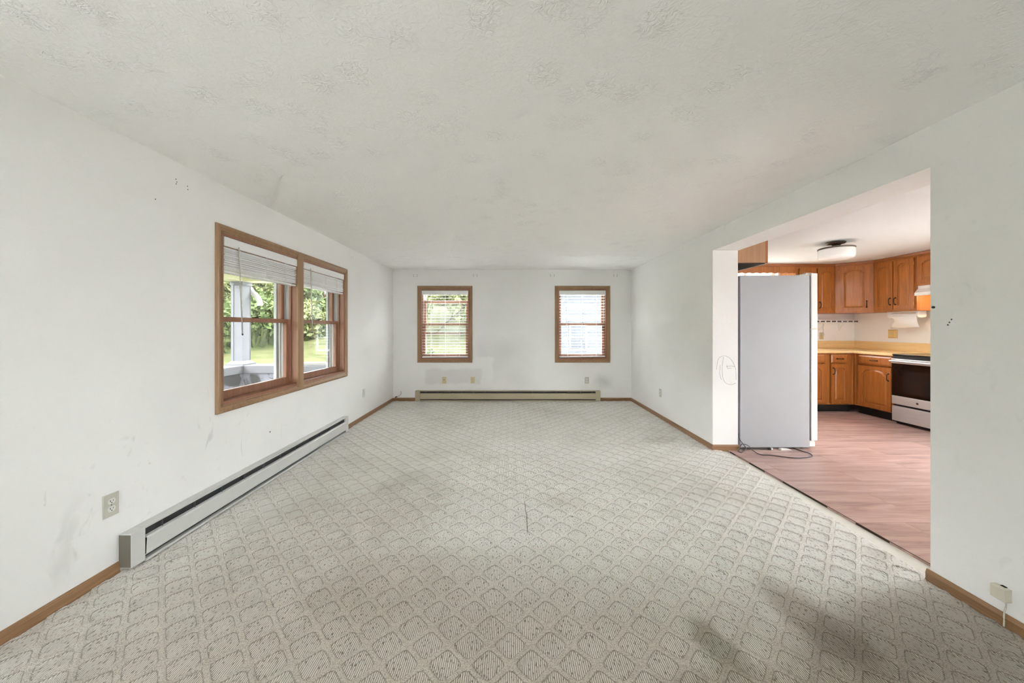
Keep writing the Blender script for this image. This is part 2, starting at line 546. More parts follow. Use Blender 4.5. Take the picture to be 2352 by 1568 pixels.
class MB:
    def __init__(s):
        s.bm = bmesh.new()

    def box(s, x0, x1, y0, y1, z0, z1, bevel=0.0, seg=1):
        x0, x1 = min(x0, x1), max(x0, x1)
        y0, y1 = min(y0, y1), max(y0, y1)
        z0, z1 = min(z0, z1), max(z0, z1)
        b = s.bm
        v = [b.verts.new(p) for p in ((x0, y0, z0), (x1, y0, z0), (x1, y1, z0), (x0, y1, z0), (x0, y0, z1), (x1, y0, z1), (x1, y1, z1), (x0, y1, z1))]
        fs = [b.faces.new([v[i] for i in q]) for q in ((0, 3, 2, 1), (4, 5, 6, 7), (0, 1, 5, 4), (1, 2, 6, 5), (2, 3, 7, 6), (3, 0, 4, 7))]
        if bevel:
            es = set(e for f in fs for e in f.edges)
            bmesh.ops.bevel(b, geom=list(es), offset=bevel, segments=seg, affect='EDGES', profile=0.5)
        return s

    def prism(s, pts, axis, a0, a1):
        """pts: 2-D polygon; axis 'x' -> pts are (y,z); 'y' -> (x,z); 'z' -> (x,y)"""
        b = s.bm
        f = {'x': lambda p, a: (a, p[0], p[1]), 'y': lambda p, a: (p[0], a, p[1]), 'z': lambda p, a: (p[0], p[1], a)}[axis]
        A = [b.verts.new(f(p, a0)) for p in pts]
        B = [b.verts.new(f(p, a1)) for p in pts]
        n = len(pts)
        for i in range(n):
            b.faces.new((A[i], A[(i + 1) % n], B[(i + 1) % n], B[i]))
        b.faces.new(A[::-1])
        b.faces.new(B)
        return s

    def loft(s, rings, close=True, cap=True):
        b = s.bm
        rv = [[b.verts.new(p) for p in r] for r in rings]
        n = len(rings[0])
        for a, c in zip(rv[:-1], rv[1:]):
            for i in range(n if close else n - 1):
                j = (i + 1) % n
                b.faces.new((a[i], a[j], c[j], c[i]))
        if cap and close:
            b.faces.new(rv[0][::-1])
            b.faces.new(rv[-1])
        return s

    def lathe(s, cx, cy, prof, n=32):
        """prof: list of (r, z)"""
        rings = [[(cx + r * math.cos(2 * math.pi * i / n), cy + r * math.sin(2 * math.pi * i / n), z) for i in range(n)] for r, z in prof]
        return s.loft(rings)

    def tube(s, pts, r, n=8):
        pts = [Vector(p) for p in pts]
        rings = []
        up = Vector((0, 0, 1))
        for i, p in enumerate(pts):
            d = (pts[min(i + 1, len(pts) - 1)] - pts[max(i - 1, 0)])
            if d.length < 1e-9:
                d = Vector((0, 0, 1))
            d.normalize()
            a = d.cross(up)
            if a.length < 0.05:
                a = d.cross(Vector((1, 0, 0)))
            a.normalize()
            c = a.cross(d)
            rr = r[i] if isinstance(r, (list, tuple)) else r
            rings.append([tuple(p + a * (rr * math.cos(2 * math.pi * k / n)) + c * (rr * math.sin(2 * math.pi * k / n))) for k in range(n)])
        return s.loft(rings)

    def cyl(s, p0, p1, r, n=16):
        return s.tube([p0, p1], r, n)

    def build(s, name, mat, parent=None, local=False, smooth=False, auto=None):
        me = bpy.data.meshes.new(name)
        bmesh.ops.recalc_face_normals(s.bm, faces=s.bm.faces)
        s.bm.to_mesh(me)
        s.bm.free()
        o = bpy.data.objects.new(name, me)
        col.objects.link(o)
        me.materials.append(M[mat] if isinstance(mat, str) else mat)
        if smooth:
            for p in me.polygons:
                p.use_smooth = True
        if auto is not None:
            for p in me.polygons:
                p.use_smooth = True
            me.set_sharp_from_angle(angle=R(auto))
        W = Matrix.Identity(4)
        if parent is not None:
            o.parent = parent
            W = WM.get(parent.name, Matrix.Identity(4))
            if not local:
                me.transform(W.inverted())
        WM[o.name] = W
        return o


def recentre(o):
    """put a top-level mesh object's origin at its base centre"""
    me = o.data
    co = np.empty(len(me.vertices) * 3)
    me.vertices.foreach_get('co', co)
    co = co.reshape(-1, 3)
    c = Vector(((co[:, 0].min() + co[:, 0].max()) / 2, (co[:, 1].min() + co[:, 1].max()) / 2, co[:, 2].min()))
    me.transform(Matrix.Translation(-c))
    o.location = c
    WM[o.name] = Matrix.Translation(c)
    return o


def clone(o, parent=None, name=None):
    c = o.copy()
    col.objects.link(c)
    c.parent = parent
    WM[c.name] = WM.get(o.name, Matrix.Identity(4))
    return c


def smooth_path(pts, sub=6):
    out = []
    P = [Vector(p) for p in pts]
    for i in range(len(P) - 1):
        p0, p1, p2, p3 = P[max(i - 1, 0)], P[i], P[i + 1], P[min(i + 2, len(P) - 1)]
        for k in range(sub):
            t = k / sub
            out.append(0.5 * ((2 * p1) + (p2 - p0) * t + (2 * p0 - 5 * p1 + 4 * p2 - p3) * t * t + (3 * p1 - p0 - 3 * p2 + p3) * t ** 3))
    out.append(P[-1])
    return out


# ------------------------------------------------------------------ dimensions
XL, XR, XK = -2.043, 2.111, 2.374         # living room left / right wall faces, kitchen side of right wall
YB, YK, YN = 6.074, 5.85, -1.60           # far wall, kitchen far wall, wall behind the camera
XE = 5.78                                 # kitchen right wall
H = 2.286
OP0, OP1, OPZ = 1.75, 3.632, 2.076        # doorway in the right wall


def wall(name, axis, plane, thick, u0, u1, v0, v1, holes, mat, label):
    """axis 'x': wall plane at x=plane, spans (y,z); axis 'y': plane at y=plane, spans (x,z).
    The wall solid extends from plane to plane+thick."""
    us = sorted({u0, u1, *[h[0] for h in holes], *[h[1] for h in holes]})
    vs = sorted({v0, v1, *[h[2] for h in holes], *[h[3] for h in holes]})
    b = MB()
    bm = b.bm
    cache = {}

    def vert(u, v, w):
        k = (round(u, 5), round(v, 5), w)
        if k not in cache:
            d = plane + (thick if w else 0)
            cache[k] = bm.verts.new((d, u, v) if axis == 'x' else (u, d, v))
        return cache[k]

    def solid(i, j):
        if i < 0 or j < 0 or i >= len(us) - 1 or j >= len(vs) - 1:
            return False
        cu, cv = (us[i] + us[i + 1]) / 2, (vs[j] + vs[j + 1]) / 2
        return not any(h[0] < cu < h[1] and h[2] < cv < h[3] for h in holes)
    for i in range(len(us) - 1):
        for j in range(len(vs) - 1):
            if not solid(i, j):
                continue
            a, c, e, f = us[i], us[i + 1], vs[j], vs[j + 1]
            for w in (0, 1):
                bm.faces.new([vert(a, e, w), vert(c, e, w), vert(c, f, w), vert(a, f, w)])
            for (di, dj, p, q) in ((-1, 0, (a, e), (a, f)), (1, 0, (c, e), (c, f)), (0, -1, (a, e), (c, e)), (0, 1, (a, f), (c, f))):
                if not solid(i + di, j + dj):
                    bm.faces.new([vert(*p, 0), vert(*q, 0), vert(*q, 1), vert(*p, 1)])
    o = b.build(name, mat)
    tag(o, label, kind='structure')
    return o


# window openings: (centre along wall, half width, z0, z1)
LW0, LW1, WZ0, WZ1 = 2.462, 4.288, 0.722, 1.946
wall_left = wall('wall_left', 'x', XL, -0.20, YN - 0.2, YB + 0.2, -0.3, H + 0.1, [(LW0, LW1, WZ0, WZ1)], 'paint_left', 'white painted left wall with smudges above the long heater')
B1 = (-1.562, -0.716)
B2 = (0.832, 1.685)
wall_back = wall('wall_back', 'y', YB, 0.20, XL, XR, -0.3, H + 0.1, [(B1[0], B1[1], WZ0, WZ1), (B2[0], B2[1], WZ0, WZ1)], 'paint_back', 'white far wall with two blinded windows and patched paint')
wall_right = wall('wall_right', 'x', XR, XK - XR, YN - 0.2, YB + 0.2, -0.3, H + 0.1, [(OP0, OP1, -0.4, OPZ)], 'paint', 'white right wall with the wide cased opening to the kitchen')
wall_near = wall('wall_near', 'y', YN, -0.20, XL, XR, -0.3, H + 0.1, [(-1.80, -0.50, 0.75, 2.05)], 'paint', 'white wall behind the camera with an added daylight window')
wall_kb = wall('wall_kitchen_back', 'y', YK, 0.20, XK, XE + 0.2, -0.3, H + 0.1, [(3.5, 4.5, 1.12, 2.24)], 'paint', 'off-white kitchen far wall above the wooden counter')
wall_kr = wall('wall_kitchen_right', 'x', XE, 0.20, YN - 0.2, YK, -0.3, H + 0.1, [(1.60, 3.40, 0.02, 2.06)], 'paint', 'off-white kitchen right wall behind the stove')
wall_kn = wall('wall_kitchen_near', 'y', YN, -0.20, XK, XE + 0.2, -0.3, H + 0.1, [(3.85, 4.75, 0.02, 2.06)], 'paint', 'white kitchen wall behind the camera')
b = MB().box(XL - 0.2, XK - 0.1, YN - 0.2, YB + 0.2, H, H + 0.25)
tag(b.build('ceiling', 'ceiling_texture'), 'white stomp-textured living room ceiling', kind='structure')
b = MB().box(XK - 0.1, XE + 0.2, YN - 0.2, YB + 0.2, H, H + 0.25)
tag(b.build('ceiling_kitchen', 'kitchen_ceiling_paint'), 'white kitchen ceiling seen through the opening', kind='structure')
b = MB().box(XL - 0.2, XE + 0.2, YN - 0.2, YB + 0.2, -0.3, -0.014)
tag(b.build('floor_slab', 'subfloor'), 'bare pale subfloor strip between carpet edge and kitchen planks', kind='structure')


# ------------------------------------------------------------------ carpet with its raised trellis
def carpet_h(x, y):
    a = np.abs(np.modf((x + y) / CP + 1000)[0] - 0.5) * 2
    c = np.abs(np.modf((x - y) / CP + 1000)[0] - 0.5) * 2
    r = (a ** 5 + c ** 5) ** (1 / 5)
    t = np.clip((r - CBAND[0]) / (CBAND[1] - CBAND[0]), 0, 1)
    t = t * t * (3 - 2 * t)
    dome = np.clip(1 - (r / 0.7) ** 2, 0, 1) * 0.0012
    return t * 0.0055 + dome - 0.0025


def make_carpet():
    xs = np.linspace(XL + 0.004, XR - 0.004, 430)
    ys = np.concatenate([np.linspace(YN, 0.85, 12)[:-1], np.linspace(0.85, YB - 0.004, 540)])
    X, Y = np.meshgrid(xs, ys)
    Z = carpet_h(X, Y) * (Y > 0.8)
        # carpet runs a little into the doorway with an uneven cut edge
    nx, ny = len(xs), len(ys)
    v = np.stack([X, Y, Z], -1).reshape(-1, 3)
    idx = np.arange(nx * ny).reshape(ny, nx)
    f = np.stack([idx[:-1, :-1], idx[:-1, 1:], idx[1:, 1:], idx[1:, :-1]], -1).reshape(-1, 4)
    # doorway tongue
    ty = np.linspace(OP0 + 0.01, OP1 - 0.01, 180)
    edge = 2.135 + 0.065 * (ty - OP0) / (OP1 - OP0) + 0.003 * np.sin(ty * 41) + 0.002 * np.sin(ty * 97 + 1)
    rows = []
    K = 9
    for k in range(K):
        tx = (XR - 0.004) + (edge - (XR - 0.004)) * k / (K - 1)
        tz = carpet_h(tx, ty)
        if k == K - 1:
            tz = tz - 0.004
        rows.append(np.stack([tx, ty, tz], -1))
    rows.append(np.stack([edge + 0.001, ty, np.full_like(ty, -0.014)], -1))
    t = np.stack(rows, 1).reshape(-1, 3)
    K += 1
    ti = np.arange(len(ty) * K).reshape(len(ty), K) + len(v)
    tf = np.stack([ti[:-1, :-1], ti[:-1, 1:], ti[1:, 1:], ti[1:, :-1]], -1).reshape(-1, 4)
    v = np.concatenate([v, t])
    f = np.concatenate([f, tf])
    me = bpy.data.meshes.new('floor')
    me.vertices.add(len(v))
    me.vertices.foreach_set('co', v.ravel().astype(np.float32))
    me.loops.add(f.size)
    me.loops.foreach_set('vertex_index', f.ravel().astype(np.int32))
    me.polygons.add(len(f))
    me.polygons.foreach_set('loop_start', (np.arange(len(f)) * 4).astype(np.int32))
    me.polygons.foreach_set('loop_total', np.full(len(f), 4, np.int32))
    me.polygons.foreach_set('use_smooth', np.ones(len(f), bool))
    me.update()
    me.validate()
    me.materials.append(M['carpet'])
    o = bpy.data.objects.new('floor', me)
    col.objects.link(o)
    tag(o, 'beige carpet with a sculpted diamond trellis pattern and stains', kind='structure')


make_carpet()

# ------------------------------------------------------------------ kitchen plank floor
floor_k = empty('floor_kitchen', (XK, 0, -0.014))
tag(floor_k, 'pinkish brown wood-look vinyl plank kitchen floor', kind='structure')
PW, PLEN = 0.203, 1.22
bm_ = MB().box(0.0006, PLEN - 0.0006, 0.0005, PW - 0.0005, 0.0, 0.012)
plank = None
xs0 = 2.262
yrow = -1.58
ri = 0
plank_meshes = {}
while yrow < YK - 0.01:
    off = -((ri * 0.43) % 1.0) * PLEN
    x = xs0 + off
    y1 = min(yrow + PW, YK)
    while x < XE - 0.001:
        a, c = max(x, xs0 if OP0 < yrow + PW and yrow < OP1 else XK), min(x + PLEN, XE)
        lo = yrow
        if c - a > 0.02:
            a += random.uniform(-0.006, 0.006) if a == xs0 else 0
            # rows at the ends of the doorway stop at the wall
            if a < XK and (yrow < OP0 or y1 > OP1):
                a = XK
            key = (round(c - a, 3), round(y1 - yrow, 3))
            if key not in plank_meshes:
                m = MB().box(0.0007, c - a - 0.0007, 0.0006, (y1 - yrow) - 0.0006, 0, 0.012)
                p = m.build('plank', 'vinyl_plank', floor_k, local=True)
                plank_meshes[key] = p.data
            else:
                p = bpy.data.objects.new('plank', plank_meshes[key])
                col.objects.link(p)
                p.parent = floor_k
            p.location = (a - XK, yrow, 0)
        x += PLEN
    yrow += PW
    ri += 1
bm_.bm.free()
# fill the corners of the doorway rows
for (ya, yb) in ((OP0 + 0.002, -1.58 + PW * math.ceil((OP0 + 1.58) / PW)), (-1.58 + PW * math.floor((OP1 + 1.58) / PW), OP1 - 0.002)):
    p = MB().box(xs0, XK, ya, yb, -0.014, -0.002).build('plank', 'vinyl_plank', floor_k)
# dark metal edge of the plank floor
b = MB().box(xs0 - 0.003, xs0, OP0 + 0.01, OP1 - 0.05, -0.014, 0.0005)
tag(b.build('trim_1', 'dark_bronze'), 'thin dark edge strip along the kitchen planks', kind='structure')


# ------------------------------------------------------------------ baseboards
def base_profile(h=0.066, t=0.013):
    return [(0, 0), (t, 0), (t, h * 0.28), (t * 0.78, h * 0.34), (t * 0.82, h * 0.45), (t * 0.9, h * 0.75), (t * 0.5, h * 0.97), (t * 0.2, h), (0, h)]


def baseboard(name, p0, p1, normal, label, mat):
    """run from p0 to p1 (x,y) at the wall face, profile grows along normal"""
    pr = base_profile()
    rings = []
    for p in (p0, p1):
        rings.append([(p[0] + normal[0] * t, p[1] + normal[1] * t, z - 0.012) for t, z in pr])
    b = MB().loft(rings)
    return tag(b.build(name, mat), label, kind='structure')


baseboard('baseboard_left', (XL, YN), (XL, 1.814), (1, 0), 'stained wood baseboard on left wall nearer than the heater', 'baseboard_wood_y')
baseboard('baseboard_left', (XL, 4.258), (XL, YB), (1, 0), 'stained wood baseboard on left wall between heater and far corner', 'baseboard_wood_y')
baseboard('baseboard_back', (XL + 0.013, YB), (-1.655, YB), (0, -1), 'short wood baseboard left of the almond heater', 'baseboard_wood')
baseboard('baseboard_back', (1.575, YB), (XR - 0.013, YB), (0, -1), 'short wood baseboard right of the almond heater', 'baseboard_wood')
baseboard('baseboard_right', (XR, OP1 - 0.013), (XR, YB), (-1, 0), 'wood baseboard on right wall beyond the kitchen opening', 'baseboard_wood_y')
baseboard('baseboard_right', (XR, YN), (XR, OP0 + 0.012), (-1, 0), 'worn wood baseboard on right wall below the phone box', 'baseboard_wood_y')
baseboard('baseboard_jamb', (XR, OP1), (XK + 0.010, OP1), (0, -1), 'pale wood baseboard wrapping the end of the wall beside the fridge', 'baseboard_wood')


# ------------------------------------------------------------------ windows
def casing_ring(b, x0, x1, z0, z1, w=0.056, t=0.022):
    """picture-frame casing round an opening, local frame (x along wall, y out of room, room at -y);
    returns list of four boards as separate MBs"""
    prof = [(0.0, 0.0), (0.0, -0.008), (0.005, -0.012), (0.011, -0.007), (0.018, -0.010), (0.032, -t), (0.043, -t), (0.047, -0.015), (w, -0.012), (w, 0.0)]
    corners = [(x0, z0, -1, -1), (x1, z0, 1, -1), (x1, z1, 1, 1), (x0, z1, -1, 1)]
    out = []
    for i in range(4):
        a, c = corners[i], corners[(i + 1) % 4]
        m = MB()
        m.loft([[(p[0] + d * p[2], y, p[1] + d * p[3]) for d, y in prof] for p in (a, c)])
        out.append(m)
    return out


def rect_frame(m, x0, x1, y0, y1, z0, z1, st, rt, rb):
    m.box(x0, x0 + st, y0, y1, z0, z1, 0.002)
    m.box(x1 - st, x1, y0, y1, z0, z1, 0.002)
    m.box(x0 + st, x1 - st, y0, y1, z0, z0 + rb, 0.002)
    m.box(x0 + st, x1 - st, y0, y1, z1 - rt, z1, 0.002)


def sash_set(root, x0, x1, z0, z1, drop=0.0, ext=0.20, lower_raise=0.0):
    """double-hung sashes with jambs, in the local frame of root"""
    j = 0.018
    m = MB()
    m.box(x0, x0 + j, -0.002, 0.066, z0, z1)
    m.box(x1 - j, x1, -0.002, 0.066, z0, z1)
    m.box(x0 + j, x1 - j, -0.002, 0.066, z1 - j, z1)
    m.box(x0 + j, x1 - j, -0.002, 0.075, z0, z0 + 0.022)
    m.build('jamb', 'sash_wood', root, local=True)
    m = MB()          # white vinyl tracks, stops and outer frame
    for s, xx in ((1, x0), (-1, x1)):
        m.box(xx, xx + s * 0.020, 0.066, ext, z0, z1)
        m.box(xx + s * 0.020, xx + s * 0.032, 0.104, 0.112, z0, z1)
        m.box(xx + s * 0.020, xx + s * 0.034, 0.152, 0.162, z0, z1)
        m.box(xx + s * 0.020, xx + s * 0.050, 0.176, ext, z0, z1)
    m.box(x0 + 0.02, x1 - 0.02, 0.066, ext, z1 - 0.02, z1)
    m.box(x0 + 0.02, x1 - 0.02, 0.075, ext + 0.03, z0 - 0.01, z0 + 0.018)
    m.build('outer_frame', 'exterior_trim', root, local=True)
    mid = (z0 + z1) / 2 + 0.0
    a0, a1 = x0 + 0.022, x1 - 0.022
    # upper sash (outer track)
    m = MB()
    rect_frame(m, a0, a1, 0.114, 0.150, mid - 0.018 - drop, z1 - 0.022 - drop, 0.046, 0.046, 0.036)
    up = m.build('upper_sash', 'sash_wood', root, local=True)
    MB().box(a0 + 0.044, a1 - 0.044, 0.131, 0.134, mid + 0.016 - drop, z1 - 0.066 - drop).build('pane', 'window_glass', up, local=True)
    # lower sash (inner track)
    m = MB()
    rect_frame(m, a0, a1, 0.068, 0.103, z0 + 0.022 + lower_raise, mid + 0.018 + lower_raise, 0.046, 0.036, 0.062)
    lo = m.build('lower_sash', 'sash_wood', root, local=True)
    MB().box(a0 + 0.044, a1 - 0.044, 0.084, 0.087, z0 + 0.082 + lower_raise, mid - 0.016 + lower_raise).build('pane', 'window_glass', lo, local=True)
    xm = (a0 + a1) / 2
    m = MB().box(xm - 0.028, xm + 0.028, 0.072, 0.096, mid + 0.018, mid + 0.026, 0.002)
    m.box(xm - 0.006, xm + 0.034, 0.060, 0.076, mid + 0.026, mid + 0.036, 0.002)
    m.build('sash_lock', 'dark_bronze', lo, local=True)
    m = MB()
    for s, xx in ((1, a0), (-1, a1)):
        m.box(xx, xx + s * 0.010, 0.050, 0.068, z0 + 0.022, z1 - 0.018)
    m.box(a0, a1, 0.050, 0.067, z1 - 0.05, z1 - 0.018)
    m.build('inner_stop', 'sash_wood', root, local=True)


def window_single(name, axis, c, plane, x0, x1, label, drop=0.0):
    if axis == 'y':
        root = empty(name, (c, plane, WZ0))
    tag(root, label, kind='structure')
    z0, z1 = 0.0, WZ1 - WZ0
    sash_set(root, x0 - c, x1 - c, z0, z1, drop)
    for m in casing_ring(None, x0 - c, x1 - c, z0, z1):
        m.build('casing', 'casing_wood', root, local=True)
    return root


win_l = empty('window_1', (XL, (LW0 + LW1) / 2, WZ0), R(90))
tag(win_l, 'large twin wood-framed window in the left wall with raised blinds', kind='structure')
hw = (LW1 - LW0) / 2
zt = WZ1 - WZ0
MULL = 0.022
sash_set(win_l, -hw, -MULL, 0, zt)
sash_set(win_l, MULL, hw, 0, zt)
for m in casing_ring(None, -hw, -MULL - 0.002, 0, zt, 0.05):
    pass
for (xa, xb) in ((-hw, hw),):
    for m in casing_ring(None, xa, xb, 0, zt, 0.054):
        m.build('casing', 'casing_wood', win_l, local=True)
m = MB().prism([(-0.046, -0.001), (-0.046, -0.014), (-0.034, -0.019), (-0.010, -0.022), (0.010, -0.022), (0.034, -0.019), (0.046, -0.014), (0.046, -0.001)], 'z', -0.045, zt + 0.03)
m.build('mullion_casing', 'casing_wood', win_l, local=True)
MB().box(-MULL, MULL, -0.001, 0.20, 0, zt).build('mullion', 'exterior_trim', win_l, local=True)

window_single('window_2', 'y', sum(B1) / 2, YB, B1[0], B1[1], 'wood-framed far wall window on the left, its upper sash slipped down', 0.165)
window_single('window_3', 'y', sum(B2) / 2, YB, B2[0], B2[1], 'wood-framed far wall window on the right above the heater end')

# kitchen window behind the fridge and the big glass doors that light the kitchen
root = empty('window_4', (4.0, YK, 1.12))
tag(root, 'bright kitchen window glimpsed above the fridge', kind='structure')
m = MB()
rect_frame(m, -0.5, 0.5, 0.08, 0.13, 0, 1.12, 0.05, 0.03, 0.05)
m.box(-0.02, 0.02, 0.08, 0.13, 0.05, 1.09)
m.build('frame', 'vinyl_white', root, local=True)
for s in (-1, 1):
    MB().box(s * 0.02, s * 0.45, 0.10, 0.104, 0.05, 1.09).build('pane', 'clear_glass', root, local=True)
root = empty('door_1', (XE, 2.50, 0.02), R(-90))
tag(root, 'sliding glass patio door in the kitchen right wall', kind='structure')
m = MB()
rect_frame(m, -0.9, 0.9, 0.06, 0.14, 0, 2.04, 0.05, 0.05, 0.05)
m.box(-0.04, 0.04, 0.06, 0.14, 0.05, 1.98)
m.build('frame', 'vinyl_white', root, local=True)
for s in (-1, 1):
    MB().box(s * 0.04, s * 0.85, 0.098, 0.103, 0.05, 1.98).build('pane', 'clear_glass', root, local=True)
MB().box(-0.09, -0.06, 0.03, 0.06, 0.9, 1.15, 0.004).build('handle', 'black_plastic', root, local=True)
for (nm, cx, hw_, zb, zh, lab) in (('added_window', -1.15, 0.65, 0.75, 1.30, 'unseen window added behind the camera to let in daylight'), ('added_door', 4.3, 0.45, 0.02, 2.04, 'glazed door added at the unseen dining end of the kitchen for more daylight')):  # unseen glazed openings, added and sized for the daylight they let in
    root = empty(nm, (cx, YN, zb), R(180))
    tag(root, lab, kind='structure')
    m = MB()
    rect_frame(m, -hw_, hw_, 0.06, 0.14, 0, zh, 0.05, 0.05, 0.05)
    m.box(-0.03, 0.03, 0.06, 0.14, 0.05, zh - 0.05)
    m.build('frame', 'vinyl_white', root, local=True)
    for s in (-1, 1):
        MB().box(s * 0.03, s * (hw_ - 0.05), 0.098, 0.103, 0.05, zh - 0.05).build('pane', 'clear_glass', root, local=True)
    MB().box(-0.09, -0.06, 0.03, 0.06, zh * 0.45, zh * 0.55, 0.004).build('handle', 'black_plastic', root, local=True)


# ------------------------------------------------------------------ blinds
def slat_mesh(w, depth=0.050, th=0.0013):
    m = MB()
    n = 4
    top, bot = [], []
    for i in range(n + 1):
        u = -depth / 2 + depth * i / n
        z = 0.0022 * (1 - (2 * u / depth) ** 2)
        top.append((u, z + th))
        bot.append((u, z - th))
    m.prism(top + bot[::-1], 'x', -w / 2, w / 2)
    return m


def blind_lowered(loc, w, zlen, n, tilt, label, bottom_tilt=0.0, wand_x=-0.3):
    root = empty('window_blind', loc)
    tag(root, label, 'blind', 'white slat blinds')
    hd = MB().box(-w / 2, w / 2, -0.004, 0.006, -0.074, -0.004, 0.003)
    hd.build('valance', 'blind_white', root, local=True)
    MB().box(-w / 2 + 0.004, w / 2 - 0.004, 0.006, 0.050, -0.052, -0.006).build('head_rail', 'blind_white', root, local=True)
    first = None
    pitch = (zlen - 0.10) / n
    for i in range(n):
        if first is None:
            s = slat_mesh(w - 0.012).build('slat', 'blind_white', root, local=True, auto=30)
            first = s
        else:
            s = clone(first, root)
        s.location = (random.uniform(-0.002, 0.002), 0.030, -0.085 - pitch * i)
        s.rotation_euler = (tilt + random.uniform(-0.02, 0.02), random.uniform(-0.002, 0.002), 0)
    br = MB().box(-w / 2 + 0.006, w / 2 - 0.006, 0.006, 0.054, -0.010, 0.010, 0.004).build('bottom_rail', 'blind_white', root, local=True)
    br.location = (0, 0, -zlen + 0.012)
    br.rotation_euler = (0, bottom_tilt, 0)
    for xx in (-w * 0.31, 0.0, w * 0.31):
        m = MB()
        for yy in (0.006, 0.054):
            m.box(xx - 0.0012, xx + 0.0012, yy - 0.001, yy + 0.001, -zlen + 0.02, -0.06)
        m.build('ladder_cord', 'blind_white', root, local=True)
    m = MB().cyl((wand_x, -0.010, -0.07), (wand_x + 0.006, -0.012, -0.66), 0.004, 8)
    m.build('tilt_wand', 'vinyl_white', root, local=True, smooth=True)
    return root


bz = WZ1 - 0.020
blind_lowered((sum(B1) / 2, YB, bz), 0.808, 1.175, 22, R(2), 'lowered white slat blind in the left far window, a dark stick showing behind', R(-0.3), -0.30)
blind_lowered((sum(B2) / 2, YB, bz), 0.812, 1.170, 22, R(-9), 'lowered white slat blind in the right far window, bottom rail slightly askew', R(-0.7), -0.29)


def blind_raised(loc, rz, w, label, wand_x, tips):
    root = empty('window_blind', loc, rz)
    tag(root, label, 'blind', 'white slat blinds')
    MB().box(-w / 2, w / 2, -0.006, 0.004, -0.070, -0.002, 0.003).build('valance', 'blind_white', root, local=True)
    MB().box(-w / 2 + 0.004, w / 2 - 0.004, 0.004, 0.048, -0.050, -0.006).build('head_rail', 'blind_white', root, local=True)
    first = None
    z = -0.078
    for i in range(22):
        if first is None:
            s = slat_mesh(w - 0.014, 0.050, 0.0028).build('slat', 'blind_white', root, local=True, auto=30)
            first = s
        else:
            s = clone(first, root)
        s.location = (random.uniform(-0.004, 0.004), 0.028 + random.uniform(-0.003, 0.003), z)
        s.rotation_euler = (random.uniform(-0.05, 0.05), random.uniform(-0.003, 0.003), random.uniform(-0.004, 0.004))
        z -= 0.0066 + random.uniform(-0.0012, 0.0016)
    MB().box(-w / 2 + 0.006, w / 2 - 0.006, 0.004, 0.052, z - 0.020, z - 0.004, 0.003).build('bottom_rail', 'blind_white', root, local=True)
    for xx in (-w * 0.31, w * 0.02, w * 0.31):
        m = MB().box(xx - 0.0015, xx + 0.0015, 0.000, 0.0025, z - 0.002, -0.07)
        m.build('ladder_cord', 'blind_white', root, local=True)
    m = MB().cyl((wand_x, -0.012, -0.055), (wand_x + tips, -0.016, -0.70), [0.0042, 0.0048], 8)
    wn_ = m.build('tilt_wand', 'gasket_grey', root, local=True, smooth=True)
    wn_.data.materials[0] = M['grey_plate']
    MB().cyl((wand_x + tips, -0.016, -0.700), (wand_x + tips, -0.016, -0.712), 0.0056, 8).build('wand_tip', 'dark_hole', wn_, local=True)
    return root


cy = (LW0 + LW1) / 2
blind_raised((XL, cy - (hw + MULL) / 2, bz), R(90), hw - MULL - 0.040, 'raised white slat blind bunched at the top of the nearer left window', -0.30, 0.03)
blind_raised((XL, cy + (hw + MULL) / 2, bz), R(90), hw - MULL - 0.040, 'raised white slat blind bunched at the top of the farther left window', -0.30, 0.03)

# dark stick stuck behind the left far blind
m = MB().cyl((-0.765, YB + 0.170, 1.715), (-1.32, YB + 0.176, 1.185), 0.011, 6)
tag(recentre(m.build('stick', 'dark_stick')), 'thin dark stick leaning diagonally behind the left far blind', 'stick')

# screw holes of the removed curtain rods and other marks
m = MB()
for px in (-1.655, -0.610, 0.735, 1.835):
    for dx in (-0.030, 0.030):
        for dz in (-0.012, 0.014):
            m.cyl((px + dx, YB + 0.001, 2.182 + dz), (px + dx, YB - 0.0008, 2.182 + dz), 0.0055, 8)
m.build('screw_holes', 'dark_hole', wall_back)
m = MB()
for (yy, zz) in ((2.128, 2.178), (2.130, 2.150), (2.134, 2.163), (2.205, 2.166), (2.207, 2.146), (2.005, 2.010), (4.47, 2.185), (4.47, 2.165), (4.52, 2.19), (4.52, 2.17)):
    m.cyl((XL - 0.001, yy, zz), (XL + 0.0008, yy, zz), 0.003, 8)
m.cyl((XL - 0.001, 2.962, 0.386), (XL + 0.001, 2.962, 0.386), 0.006, 8)
m.build('screw_holes', 'dark_hole', wall_left)
m = MB().cyl((XR + 0.002, 1.736, 1.372), (XR - 0.005, 1.736, 1.372), 0.006, 10)
m.build('wall_peg', 'gasket_grey', wall_right)
m = MB()
for (yy, zz) in ((1.666, 1.310), (1.674, 1.296), (1.680, 1.284)):
    m.cyl((XR + 0.001, yy, zz), (XR - 0.001, yy, zz), 0.0035, 8)
m.build('nail_marks', 'gasket_grey', wall_right)

# pencil scribble on the end of the wall
def jamb_pt(px, py):
    return ((px - 1172) * OP1 / 800, OP1 - 0.0006, EYE - (py - 753) * OP1 / 800)


m = MB()
for line in ([(1646, 848), (1650, 824), (1664, 817), (1678, 824), (1689, 845), (1691, 872)],
             [(1662, 820), (1659, 840), (1660, 866), (1667, 879), (1679, 883), (1690, 879)],
             [(1654, 838), (1653, 858), (1657, 872)],
             [(1668, 842), (1678, 840), (1688, 842)], [(1670, 838), (1671, 845), (1680, 845)]):
    m.tube(smooth_path([jamb_pt(*p) for p in line], 5), 0.0011, 4)
m.build('pencil_scribble', 'pencil', wall_right)


